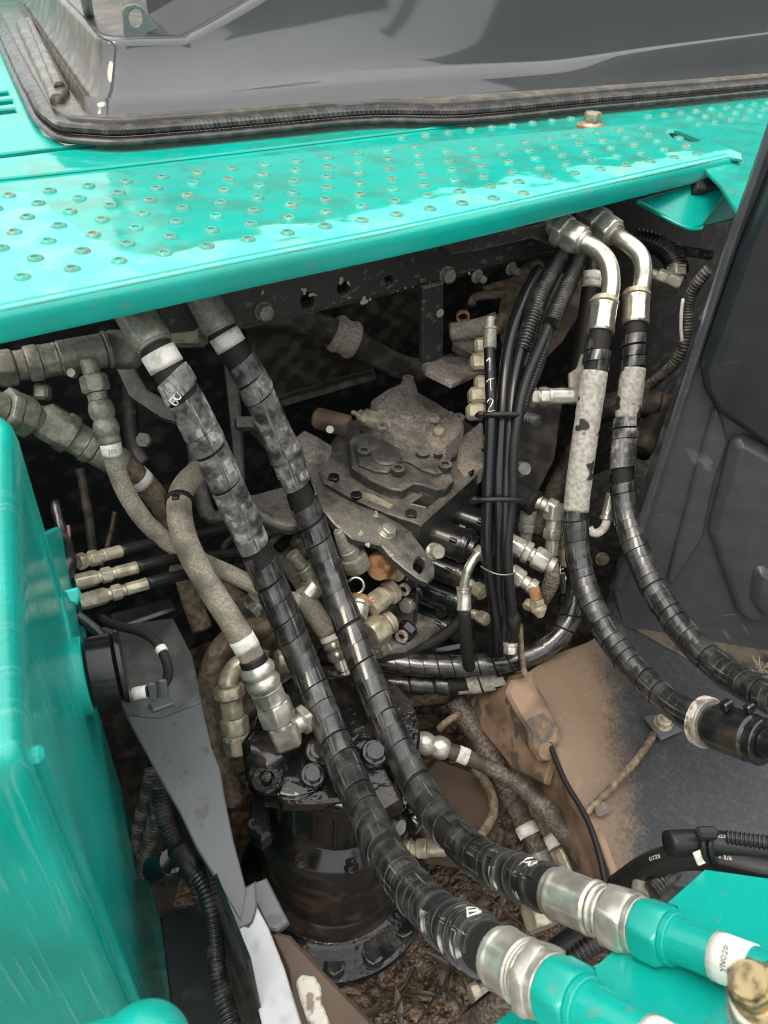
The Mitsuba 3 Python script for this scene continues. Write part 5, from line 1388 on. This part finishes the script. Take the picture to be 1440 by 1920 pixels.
part(tp_, 'tape', tube(A((330, 1590, .965), (350, 1618, .955), (372, 1648, .945)), .0135, 18, wob=.3), 'rubber')
part(tp_, 'tie_end', brick(at(328, 1632, .945), at(336, 1630, .94) - at(320, 1634, .95), (.003, .006, .014), UP, .001), 'zinc_grimy')
rb = thing('steel_post', 'tan rusty vertical bar in the dark gap left of the rail', 'bar')
part(rb, 'bar', tube(A((318, 1740, 1.15), (330, 1800, 1.15), (338, 1860, 1.14), (350, 1930, 1.13)), .008, 12), 'hose_tan')
part(rb, 'back_plate', slab(level(.35), [(300, 1720), (400, 1680), (420, 1960), (330, 1960)], .01), 'dark_paint')
part(rb, 'bracket', cyl(at(290, 1630, 1.05), at(330, 1610, 1.0) - at(290, 1630, 1.05), .06, .018), 'iron_black')

# ---------------------------------------------------------------- cable and hose bundle right of the valve
bu = 'harness hoses right of the valve'
k = thing('marked_hose', 'glossy black hose marked 172 in white hanging right of the valve', 'hose')
pts = A((918, 640, 1.19), (919, 700, 1.185), (921, 780, 1.18), (918, 860, 1.185), (914, 940, 1.19), (912, 1020, 1.20), (920, 1100, 1.22), (932, 1180, 1.25), (930, 1226, 1.28))
part(k, 'hose', tube(pts, lambda s, t: .0088, 20), 'black_gloss')
p, t_ = spot(pts, 0)
fit(k, p + t_ * .012, -t_, [('sleeve', 'c', .030, .0105), ('ring', 'c', .004, .0108), ('neck', 'c', .016, .007)], 'zinc_grimy')
for ch_, f_ in (('1', .075), ('7', .135), ('2', .195)):
    part(k, 'chalk_mark', scrawl(ch_, pts, f_, .021, .0089, .05, 0, .0009), 'chalk', smooth=40)
for (pts, r, lab) in [(A((1010, 505, 1.30), (980, 560, 1.26), (960, 620, 1.225), (948, 690, 1.20), (942, 770, 1.19), (938, 850, 1.19), (934, 940, 1.195), (936, 1020, 1.21), (934, 1100, 1.23), (940, 1180, 1.26), (920, 1226, 1.29)), .0095, 'second black hose of the bundle, right beside the marked one'),
                      (A((985, 620, 1.235), (968, 690, 1.205), (958, 770, 1.19), (954, 850, 1.19), (948, 940, 1.195), (946, 1020, 1.205), (944, 1100, 1.23), (946, 1170, 1.25), (934, 1224, 1.28)), .0092, 'third black hose of the bundle, leaving a ribbed conduit'),
                      (A((1026, 612, 1.225), (1004, 670, 1.195), (982, 730, 1.18), (970, 790, 1.175), (962, 860, 1.18), (960, 940, 1.19), (952, 1020, 1.20), (956, 1100, 1.215), (960, 1160, 1.235), (950, 1216, 1.27)), .0078, 'thin grey black hose crossing in front of the ribbed conduits')]:
    k = thing('bundle_hose', lab, 'hose')
    part(k, 'hose', tube(pts, r, 18), 'black_gloss' if 'thin' not in lab else 'rubber')
for (pts, r, lab) in [(A((1058, 470, 1.34), (1036, 510, 1.31), (1012, 560, 1.27), (994, 610, 1.24), (978, 660, 1.22)), .0145, 'left upper ribbed black conduit of the bundle, below the plate'),
                      (A((1090, 478, 1.34), (1072, 520, 1.31), (1052, 565, 1.27), (1034, 608, 1.235)), .0145, 'right upper ribbed black conduit ending with a thin hose coming out'),
                      (A((1014, 570, 1.255), (1006, 610, 1.24), (996, 650, 1.225), (984, 690, 1.21)), .0070, 'short thin ribbed conduit between the two fat ones'),
                      (A((1030, 610, 1.25), (1018, 660, 1.22), (1000, 710, 1.20), (984, 750, 1.185), (974, 782, 1.18)), .0088, 'thin ribbed conduit beside the horizontal silver fitting'),
                      (A((966, 790, 1.20), (982, 786, 1.185), (1000, 788, 1.175), (1008, 792, 1.17)), .0105, 'short ribbed conduit stub pointing right under the silver fitting')]:
    whole('ribbed_conduit', ripple(pts, r, .0066 if r > .012 else .0054, .0036 if r > .012 else .0026), 'conduit', lab, 'conduit')
for (x, y, d, w, lab) in [(940, 778, 1.165, 78, 'upper black cable tie round the hose bundle'), (934, 938, 1.165, 90, 'lower black cable tie round the hose bundle')]:
    k = thing('cable_tie', lab, 'cable tie')
    part(k, 'strap', tube(A((x - w * .46, y + 3, d + .045), (x - w * .5, y, d + .012), (x - w * .2, y - 1, d), (x + w * .2, y - 1, d), (x + w * .5, y + 1, d + .012), (x + w * .46, y + 3, d + .045)), .0042, 10), 'rubber')
    part(k, 'head', brick(at(x - w * .5, y, d + .004), RGT, (.011, .008, .010), UP, .002), 'rubber')
wt = thing('wire_tie', 'thin bright wire twisted round the lower hose bundle', 'wire')
part(wt, 'loop', tube(A((902, 1062, 1.21), (915, 1070, 1.185), (935, 1077, 1.18), (955, 1077, 1.18), (968, 1070, 1.20)), .0012, 8), 'steel')
# connectors behind the bundle, top
cn = thing('hose_connector', 'tan dusty hoses and clamp block at the upper left of the ribbed conduits', 'connector')
part(cn, 'arm', tube(A((1010, 500, 1.46), (972, 530, 1.43), (955, 570, 1.40), (952, 610, 1.38), (958, 640, 1.38)), .0165, 18), 'hose_tan')
part(cn, 'branch', tube(A((950, 548, 1.42), (915, 553, 1.43), (888, 560, 1.44), (884, 572, 1.44)), .008, 14), 'hose_tan')
part(cn, 'branch', tube(A((962, 530, 1.45), (930, 538, 1.46), (908, 545, 1.47)), .009, 14), 'hose_tan')
part(cn, 'valve', tube(A((935, 600, 1.36), (905, 612, 1.37), (876, 618, 1.38), (846, 622, 1.39)), .0165, 20, wob=.1), 'iron_dusty')
part(cn, 'neck', tube(A((925, 618, 1.35), (945, 595, 1.36), (955, 580, 1.38)), .012, 16), 'hose_tan')
part(cn, 'clip', ring(at(868, 596, 1.37), FWD + UP * .8, .008, .012, .009, 20), 'rust')
part(cn, 'body', slab((at(890, 640, 1.40), unit(-FWD + .3 * UP)), [(852, 628), (905, 622), (930, 640), (925, 668), (880, 660), (850, 645)], .03, .004), 'iron_dusty')
yb = thing('connector_stack', 'pale yellow green connector stack left of the marked hose', 'connector')
for x, y, r in [(904, 650, .014), (900, 680, .017), (906, 720, .015), (898, 742, .018), (892, 772, .016)]:
    part(yb, 'body', brick(at(x, y, 1.28), DWN + RGT * .05, (r * 2, r * 2, .026), FWD, .005), 'zinc_yellow')
whole('backing_plate', slab((at(1050, 560, 1.50), unit(-FWD + .2 * UP)), [(1000, 500), (1098, 520), (1086, 590), (1055, 640), (1005, 690), (975, 640)], .01), 'clay', 'plain beige plate behind the ribbed conduits', 'plate')
# horizontal silver fitting
k = thing('hose_fitting', 'silver horizontal hose end sticking right from the ribbed conduits', 'fitting')
fit(k, at(992, 744, 1.24), at(1072, 742, 1.25) - at(992, 744, 1.24), [('nut', 'h', .012, .0145), ('collar', 'c', .004, .012), ('nut', 'h', .016, .0135), ('ferrule', 'f', .042, .0135)], 'zinc')
part(k, 'bracket', slab((at(1080, 700, 1.30), unit(-FWD)), [(1066, 700), (1082, 690), (1090, 664), (1096, 664), (1098, 760), (1068, 752)], .006, .002), 'zinc')
# stand pipes and fittings between bundle and hoses
for lab, segs in [
    ('dark rubber capped elbow with pale nut right of the bundle, upper', [((955, 915, 1.34), (1005, 945, 1.31), [('cap', 'c', .050, .0215, 'rubber_matt'), ('lip', 'c', .008, .0225, 'rubber_matt')], 'rubber_matt'), ((1002, 938, 1.32), (1050, 960, 1.31), [('collar', 'c', .012, .013), ('neck', 'c', .01, .011), ('nut', 'h', .018, .0145)], 'zinc')]),
    ('pale vertical fitting stamped with marks right of the bundle', [((1040, 945, 1.31), (1034, 1045, 1.33), [('block', 'h', .026, .0165), ('body', 'c', .016, .0135), ('nut', 'h', .018, .015), ('ferrule', 'c', .03, .012)], 'zinc')]),
    ('greenish vertical fitting nearer the bundle', [((992, 955, 1.33), (984, 1020, 1.35), [('sleeve', 'c', .025, .0145, 'zinc_grimy'), ('nut', 'h', .016, .0135), ('ferrule', 'c', .03, .011)], 'zinc_grimy')]),
    ('long pale fitting pointing down right with a gold nut', [((935, 1008, 1.27), (1035, 1060, 1.25), [('body', 'h', .046, .0150), ('nut', 'h', .012, .0165), ('body', 'c', .006, .012), ('nut', 'h', .026, .0165), ('collar', 'c', .012, .014)], 'zinc')]),
    ('second pale fitting below the long one', [((955, 1072, 1.26), (1005, 1105, 1.25), [('nut', 'h', .026, .0145), ('body', 'c', .012, .011), ('nut', 'h', .012, .0125)], 'zinc')]),
    ('pale slanting fitting next to the left right-hand hose', [((1050, 1000, 1.35), (1066, 1060, 1.36), [('nut', 'h', .02, .0155), ('ferrule', 'c', .04, .0135)], 'zinc_yellow')]),
    ('brass tipped fitting hanging in front of the loop hoses', [((1000, 1100, 1.24), (1012, 1150, 1.24), [('hose', 'c', .022, .009, 'rust'), ('nut', 'h', .010, .011), ('ring', 'c', .005, .013), ('tip', 'c', .014, .013, .006)], 'zinc_yellow')]),
    ('pinkish plug beside the brass tipped fitting', [((995, 1128, 1.26), (985, 1145, 1.25), [('plug', 'c', .014, .009)], 'zinc_yellow')])]:
    k = thing('pipe_fitting', lab, 'fitting')
    for a, b, spec, m in segs: fit(k, at(*a), at(*b) - at(*a), spec, m)
cg = thing('curved_hose', 'dark dusty hose bending down from the long pale fitting', 'hose')
part(cg, 'hose', tube(A((1032, 1058, 1.255), (1034, 1090, 1.26), (1022, 1115, 1.28), (1010, 1140, 1.30)), .013, 18, wob=.1), 'hose_dark_dusty')
se = thing('steel_elbow', 'bent bright steel tube with crimped end left of the hose bundle', 'fitting')
pts = A((902, 1035, 1.23), (886, 1052, 1.225), (874, 1078, 1.225), (870, 1102, 1.23))
part(se, 'bend', tube(pts, .0078, 18), 'steel')
fit(se, at(905, 1032, 1.235), at(880, 1056, 1.225) - at(905, 1032, 1.235), [('nut', 'h', .014, .012)], 'zinc')
e = fit(se, at(870, 1100, 1.23), DWN, [('ring', 'c', .006, .0125), ('ferrule', 'f', .032, .0118)], 'zinc')
part(se, 'hose', tube(np.array([e, at(872, 1175, 1.24), at(876, 1225, 1.27), at(880, 1250, 1.30)]), .0105, 16), 'rubber_matt')
for lab, p, q, r, m in [('small pinkish hex on a black spool behind the steel elbow', (880, 1095, 1.31), (912, 1118, 1.28), .012, 'zinc_yellow'), ('small pink plug low behind the steel elbow', (886, 1150, 1.31), (908, 1160, 1.29), .010, 'zinc_yellow')]:
    k = thing('hex_plug', lab, 'plug'); fit(k, at(*p), at(*q) - at(*p), [('thread', 't', .014, r * .8), ('nut', 'h', .02, r)], m)
k = thing('torn_cable', 'frayed dark cable with silver tip hanging below the wire tie', 'cable')
pts = A((955, 1120, 1.235), (960, 1150, 1.235), (966, 1180, 1.24), (958, 1208, 1.25))
part(k, 'tape', tube(pts, lambda s, t: .006 + .006 * math.exp(-((t - .45) / .2) ** 2), 14, wob=.7), 'rubber')
fit(k, at(953, 1120, 1.235), at(948, 1090, 1.235) - at(953, 1120, 1.235), [('tip', 'c', .03, .008, .004)], 'label_white')
fit(k, at(957, 1205, 1.25), DWN, [('ring', 'c', .006, .012), ('nut', 'h', .012, .010)], 'zinc')
k = thing('hose_fitting', 'white curved tube with ribbed cone between the right-hand pair of hoses', 'fitting')
part(k, 'bend', tube(A((1104, 990, 1.34), (1118, 1000, 1.335), (1132, 990, 1.33), (1138, 968, 1.33)), .0075, 16), 'label_white')
fit(k, at(1136, 975, 1.33), at(1146, 930, 1.33) - at(1136, 975, 1.33), [('ring', 'c', .007, .012), ('cone', 'f', .04, .010)], 'zinc')
# background at the upper right
k = thing('ribbed_conduit', 'fat ribbed conduit curving over to a grimy elbow behind the second steel elbow', 'conduit')
part(k, 'conduit', ripple(A((1190, 448, 1.48), (1225, 456, 1.47), (1255, 475, 1.46), (1270, 510, 1.45)), .021, .007, .003), 'conduit')
fit(k, at(1268, 500, 1.45), at(1272, 540, 1.44) - at(1268, 500, 1.45), [('nut', 'h', .024, .017)], 'zinc_grimy')
fit(k, at(1275, 535, 1.44), at(1225, 515, 1.45) - at(1275, 535, 1.44), [('elbow', 'h', .026, .016), ('nut', 'h', .02, .014), ('neck', 'c', .012, .01)], 'zinc_grimy')
k = whole('ribbed_conduit', ripple(A((1250, 470, 1.52), (1290, 472, 1.52), (1335, 480, 1.52)), .010, .006, .002), 'conduit_dusty', 'thin ribbed conduit running right under the teal support channel', 'conduit')
k = thing('ribbed_conduit', 'long curved ribbed conduit with tape beside the side cover edge', 'conduit')
part(k, 'conduit', ripple(A((1330, 505, 1.30), (1302, 540, 1.33), (1290, 580, 1.36), (1286, 630, 1.38), (1272, 670, 1.40), (1245, 700, 1.44), (1215, 725, 1.48)), .0105, .0058, .002), 'conduit_dusty')
part(k, 'tape', tube(A((1281, 560, 1.335), (1277, 600, 1.345), (1279, 640, 1.36)), .003, 8), 'label_white')
for (pts, r, m, lab) in [(A((1100, 780, 1.62), (1160, 760, 1.62), (1240, 760, 1.60)), .03, 'dark_dusty', 'dark dusty pipe crossing behind the right-hand hoses'),
                         (A((1000, 1000, 1.62), (1060, 880, 1.62), (1120, 760, 1.62)), .02, 'hose_dark_dusty', 'dark rod leaning behind the caked hose'),
                         (A((1200, 850, 1.58), (1230, 790, 1.6), (1250, 740, 1.6)), .022, 'dark_dusty', 'dark rod behind the peeling hose')]:
    whole('background_pipe', tube(pts, r, 18), m, lab, 'pipe')
whole('background_plate', slab((at(1000, 850, 1.58), unit(-FWD)), [(960, 760), (1060, 720), (1040, 860), (990, 960), (940, 900)], .02), 'dark_dusty', 'dark plate behind the hose bundle to the right', 'plate')
k = thing('flange_bolt', 'pale hex bolt in the gap between bundle and caked hose', 'bolt'); fit(k, at(975, 880, 1.42), -FWD + .2 * RGT, [('flange', 'c', .008, .014), ('head', 'h', .016, .012)], 'zinc')
k = thing('flange_bolt', 'small tan bolt in the dark gap between the right-hand hoses', 'bolt'); fit(k, at(1128, 1048, 1.50), -FWD, [('flange', 'c', .006, .013), ('head', 'h', .012, .010)], 'zinc_yellow')

# ---------------------------------------------------------------- lower right
bp = thing('clip_plate', 'small grey square plate with a brassy nut on the floor plate', 'plate')
part(bp, 'plate', slab(level(Zf + .012), [(1208, 1342), (1240, 1336), (1280, 1368), (1240, 1386)], .005), 'rail_paint')
p = on(1242, 1358, level(Zf + .012))
part(bp, 'nut', cat(cyl(p, UP, .004, .015), hexnut(p + UP * .004, UP, .009, .022)), 'zinc_yellow')
part(bp, 'stud', cyl(p, UP, .019, .006), 'zinc_yellow')
part(bp, 'wire_arm', tube([on(1225, 1376, level(Zf + .01)), on(1212, 1400, level(Zf + .02)), on(1170, 1452, level(Zf + .02)), on(1118, 1505, level(Zf + .012)), on(1098, 1525, level(Zf + .008))], .0055, 12), 'hose_tan')
part(bp, 'foot', brick(on(1128, 1518, level(Zf + .008)), at(1140, 1510, 1) - at(1110, 1524, 1), (.014, .018, .022), UP, .003), 'iron_dusty')
cw = thing('thin_cable', 'thin black cable crossing the clay stained plate edge', 'cable')
part(cw, 'cable', tube([on(1022, 1365, level(.48)), on(1040, 1420, level(.482)), on(1068, 1480, level(.482)), on(1095, 1525, level(.482)), on(1120, 1590, level(.48)), on(1135, 1660, level(.47))], .0042, 12), 'rubber')
part(cw, 'upper_cable', tube(A((975, 1170, 1.30), (985, 1270, 1.28), (1000, 1320, 1.24), (1022, 1365, 1.20)), .005, 12), 'hose_tan')
# big clamped pipe joint on the right
cj = thing('pipe_clamp', 'black pipe joint with a corroded clamp ring at the right edge', 'clamp')
p, q = at(1318, 1352, 1.04), at(1432, 1392, .96)
ax = unit(q - p)
fit(cj, p, ax, [('clamp_ring', 'c', .012, .033, 'zinc_grimy'), ('groove', 'c', .008, .026), ('shell', 'c', .058, .031), ('flange', 'c', .014, .030), ('hose', 'c', .12, .020)], 'iron_black')
part(cj, 'corrosion', ring(p - ax * .002, ax, .011, .0345, .031), 'white_scale')
part(cj, 'clamp_bolt', brick(at(1362, 1322, .99), ax, (.012, .016, .012), UP, .002), 'iron_black')
part(cj, 'clamp_bolt', brick(at(1405, 1328, .975), ax, (.012, .014, .010), UP, .002), 'iron_black')
gr = thing('dry_grass_tuft', 'tuft of dry straw on the ledge at the right edge', 'grass')
labels[gr]['kind'] = 'stuff'
bl = []
for _ in range(40):
    a = on(1440 + rng.normal(0, 16), 1262 + rng.normal(0, 10), level(Zf + .012)); d_ = unit(np.array([rng.normal(0, .6), rng.normal(0, .6), .7])) * rng.uniform(.012, .03)
    bl.append(trimesh.Trimesh(*tube([a, a + d_], .0007, 4, cap=False)[:2], process=False))
scene[gr] = mikit.ply(cat(*bl), 'wire_beige', smooth=False)
# black hoses in the lower right corner
for pts, r, lab in [(A((1252, 1582, .80), (1320, 1580, .80), (1400, 1588, .79), (1520, 1600, .77)), .0130, 'upper black hose with cut end at the lower right edge'),
                    (A((1160, 1662, .90), (1200, 1634, .86), (1250, 1612, .83), (1310, 1606, .81), (1380, 1618, .79), (1520, 1640, .76)), .0140, 'lower black hose with fine white printing at the lower right edge')]:
    k = thing('rubber_hose', lab, 'hose')
    part(k, 'hose', tube(pts, r, 22), 'rubber')
    if 'lower' in lab:
        for f, tx in ((.40, '0123'), (.50, 'EN 856'), (.66, '4SP 1 1/4')):
            part(k, 'lettering', hose_text(tx, pts, path(pts, .003)[2][-1] * f, .0036, r, phi=-.55, across=False, bold=False, depth=.0003), 'chalk', smooth=False)
whole('ribbed_conduit', ripple(A((1360, 1570, .79), (1420, 1578, .78), (1520, 1590, .76)), .0075, .0042, .0014), 'conduit', 'ribbed conduit lying on the upper black hose at the lower right edge', 'conduit')
k = thing('hose_clip', 'black double cable clip round the lower right hoses', 'clip')
for dx in (0, 13):
    part(k, 'band', tube(A((1322 + dx, 1566, .79), (1318 + dx, 1580, .783), (1320 + dx, 1600, .782), (1328 + dx, 1618, .79)), .0030, 10), 'rubber')
part(k, 'head', brick(at(1325, 1562, .78), RGT, (.012, .012, .022), UP, .003), 'rubber')
part(k, 'tail', brick(at(1312, 1608, .785), DWN + RGT * .4, (.004, .010, .014), FWD, .001), 'label_white')
whole('ribbed_conduit', ripple(A((1262, 1632, .86), (1240, 1654, .84), (1222, 1672, .83)), .0105, .0048, .0018), 'conduit', 'short black ribbed conduit above the upper teal nut', 'conduit')
k = thing('pipe_fitting', 'grey round stub beside the short conduit above the upper teal nut', 'fitting'); fit(k, at(1200, 1680, .84), at(1206, 1640, .86) - at(1200, 1680, .84), [('stub', 'c', .03, .010)], 'zinc_grimy')
whole('ribbed_conduit', ripple(A((1160, 1745, .78), (1110, 1772, .77), (1080, 1795, .765), (1060, 1812, .765)), .0105, .0048, .0018), 'conduit', 'black ribbed conduit passing between the two teal pipes', 'conduit')
whole('rubber_hose', tube(A((1130, 1735, .84), (1060, 1770, .84), (990, 1830, .88), (900, 1900, .95), (850, 1960, 1.0)), .013, 20), 'rubber', 'dark hose running behind the lower big hose toward the bottom edge', 'hose')
k = thing('pipe_stub', 'pale steel pipe end lying in the mud near the bottom', 'pipe'); fit(k, at(955, 1840, 1.02), at(880, 1868, 1.0) - at(955, 1840, 1.02), [('pipe', 'c', .045, .008), ('nut', 'h', .012, .012)], 'zinc_yellow')
whole('bottom_hose', tube(A((1010, 1830, .86), (940, 1880, .88), (880, 1925, .90), (820, 1970, .92)), .014, 20), 'hose_dark_dusty', 'dusty dark hose sloping to the bottom edge below the first large hose', 'hose')
k = thing('hex_fitting', 'tan hex fitting between the ends of the two large hoses', 'fitting'); fit(k, at(1000, 1690, .92), at(1020, 1745, .90) - at(1000, 1690, .92), [('nut', 'h', .03, .017)], 'zinc_yellow')
# teal boom panel
zt = .80
tpn = whole('boom_panel', slab(plane3(on(1318, 1626, level(.745)), on(952, 1890, level(.80)), on(1440, 1900, level(.85))), [(1318, 1626), (1560, 1660), (1560, 2000), (820, 2000), (952, 1890), (1120, 1800)], .03, .004), 'teal', 'flat teal steel panel below the two teal pipes', 'panel')
cf = thing('pipe_union', 'shiny worn brass and silver union in the bottom right corner', 'fitting')
p = at(1470, 1930, .46); q = at(1412, 1850, .44)
fit(cf, p, q - p, [('body', 'h', .022, .026, 'zinc_grimy'), ('neck', 'c', .005, .017, 'steel'), ('nut', 'h', .012, .0185, 'steel'), ('end', 't', .010, .0155, 'brass_worn'), ('cap', 'h', .008, .0125, 'brass_worn'), ('dome', 'c', .004, .011, 'brass_worn')], 'zinc_yellow')

# ---------------------------------------------------------------- brown hoses and mud floor deep in the bay
for pts, r, m, lab in [(A((850, 1310, 1.42), (890, 1370, 1.40), (930, 1440, 1.37), (965, 1510, 1.35), (1000, 1580, 1.32), (1020, 1640, 1.31)), .0175, 'hose_dark_dusty', 'left of two brown wrapped hoses sinking into the clay corner'),
                       (A((880, 1310, 1.44), (930, 1370, 1.42), (975, 1440, 1.38), (1015, 1520, 1.34), (1050, 1590, 1.30), (1070, 1640, 1.29)), .0175, 'hose_tan', 'right of two brown wrapped hoses sinking into the clay corner')]:
    k = thing('wrapped_hose', lab, 'hose')
    part(k, 'rubber_hose', tube(pts, r, 20), m)
    part(k, 'spiral_guard', spiral(cut(pts, .0, .7, .004), r, .026, thick=.002, seed=31), m, smooth=True)
    band(k, pts, .74 if 'left' in lab else .80, .80 if 'left' in lab else .86, r + .001)
    p, t_ = spot(pts, .87); fit(k, p, t_, [('ferrule', 'f', .05, .0195), ('nut', 'h', .02, .02)], 'zinc_grimy' if 'left' in lab else 'zinc_yellow')
whole('floor_pad', slab(level(.30), [(820, 1420), (905, 1452), (930, 1500), (905, 1580), (880, 1600), (800, 1590), (760, 1480)], .05, .006, soft=.01), 'clay_dark', 'flat round mud coated pad right of the motor', 'plate')
cp = thing('curved_pipe', 'curved dusty pipe round the mud coated pad', 'pipe')
part(cp, 'pipe', tube([on(x, y, level(.33)) for x, y in [(890, 1440), (918, 1480), (925, 1520), (905, 1560), (880, 1580), (840, 1590)]], .008, 14), 'hose_tan')
wd = whole('clay_web', slab(plane3(at(985, 1262, 1.32), at(1010, 1400, 1.24), at(860, 1330, 1.46)), [(985, 1258), (1000, 1330), (1040, 1400), (1020, 1470), (960, 1440), (880, 1340), (860, 1300), (900, 1280)], .012), 'clay', 'clay coated steel web under the loop hoses', 'web')
pn = thing('pin_lug', 'rusty clay stained lug with a round pin below the loop hoses', 'lug')
part(pn, 'lug', slab((at(1010, 1360, 1.20), unit(-FWD + .3 * UP)), [(948, 1300), (958, 1276), (1000, 1270), (1024, 1312), (1054, 1366), (1050, 1392), (1040, 1402), (1034, 1428), (1012, 1428), (994, 1402), (992, 1374), (972, 1344)], .016, .006, soft=.003), 'clay', smooth=40)
part(pn, 'pin', cyl(at(1022, 1408, 1.20), -FWD + .4 * UP, .012, .014), 'clay')
# mud sheet with lumps
gx, gy = np.meshgrid(np.linspace(-.35, .60, 150), np.linspace(.2, 1.25, 160), indexing='ij')
gz = -.045 + .035 * meshkit.fbm(np.stack([gx * 9, gy * 9, gx * 0], -1), 4, 3) + .012 * meshkit.fbm(np.stack([gx * 50, gy * 50, gx * 0], -1), 3, 8)
structure('mud_ground', grid_mesh(np.stack([gx, gy, gz], -1).reshape(-1, 3), 150, 160, wrap=False), 'mud', smooth=True)
lv_ = thing('leaf_litter', 'wet dead leaves and twigs on the mud at the bottom', 'debris')
labels[lv_]['kind'] = 'stuff'
ms = []
for _ in range(60):
    x, y = rng.uniform(690, 1000), rng.uniform(1660, 1925)
    if y < 1740 - (x - 760) * .1 and rng.random() < .6: continue
    o = on(x, y, level(-.008)); a = rng.uniform(0, 2 * math.pi); L = rng.uniform(.02, .075); w = L * rng.uniform(.03, .14)
    dx = np.array([math.cos(a), math.sin(a), rng.uniform(-.15, .35)]); dy = np.array([-math.sin(a), math.cos(a), 0]); kz = rng.uniform(.002, .012)
    u = np.linspace(0, 1, 6)
    wv = w * np.sin(np.pi * (u * .95 + .025))
    l = o + dx * L * u[:, None] + UP * (.006 + kz * np.sin(u * 3))[:, None]
    v = np.stack([l - dy * wv[:, None] + UP * .4 * wv[:, None], l, l + dy * wv[:, None] + UP * .4 * wv[:, None]], 1).reshape(-1, 3)
    ms.append(grid_mesh(v, 6, 3, wrap=False))
for _ in range(16):
    x, y = rng.uniform(700, 1000), rng.uniform(1700, 1925)
    o = on(x, y, level(.0)); a = rng.uniform(0, 2 * math.pi); L = rng.uniform(.06, .16)
    e_ = np.array([math.cos(a), math.sin(a), .12]) * L
    ms.append(tube([o, o + e_ * .5 + UP * .008, o + e_], .0022, 6, cap=False)[:2])
scene[lv_] = mikit.ply(cat(*ms), 'leaf_dry', smooth=True)
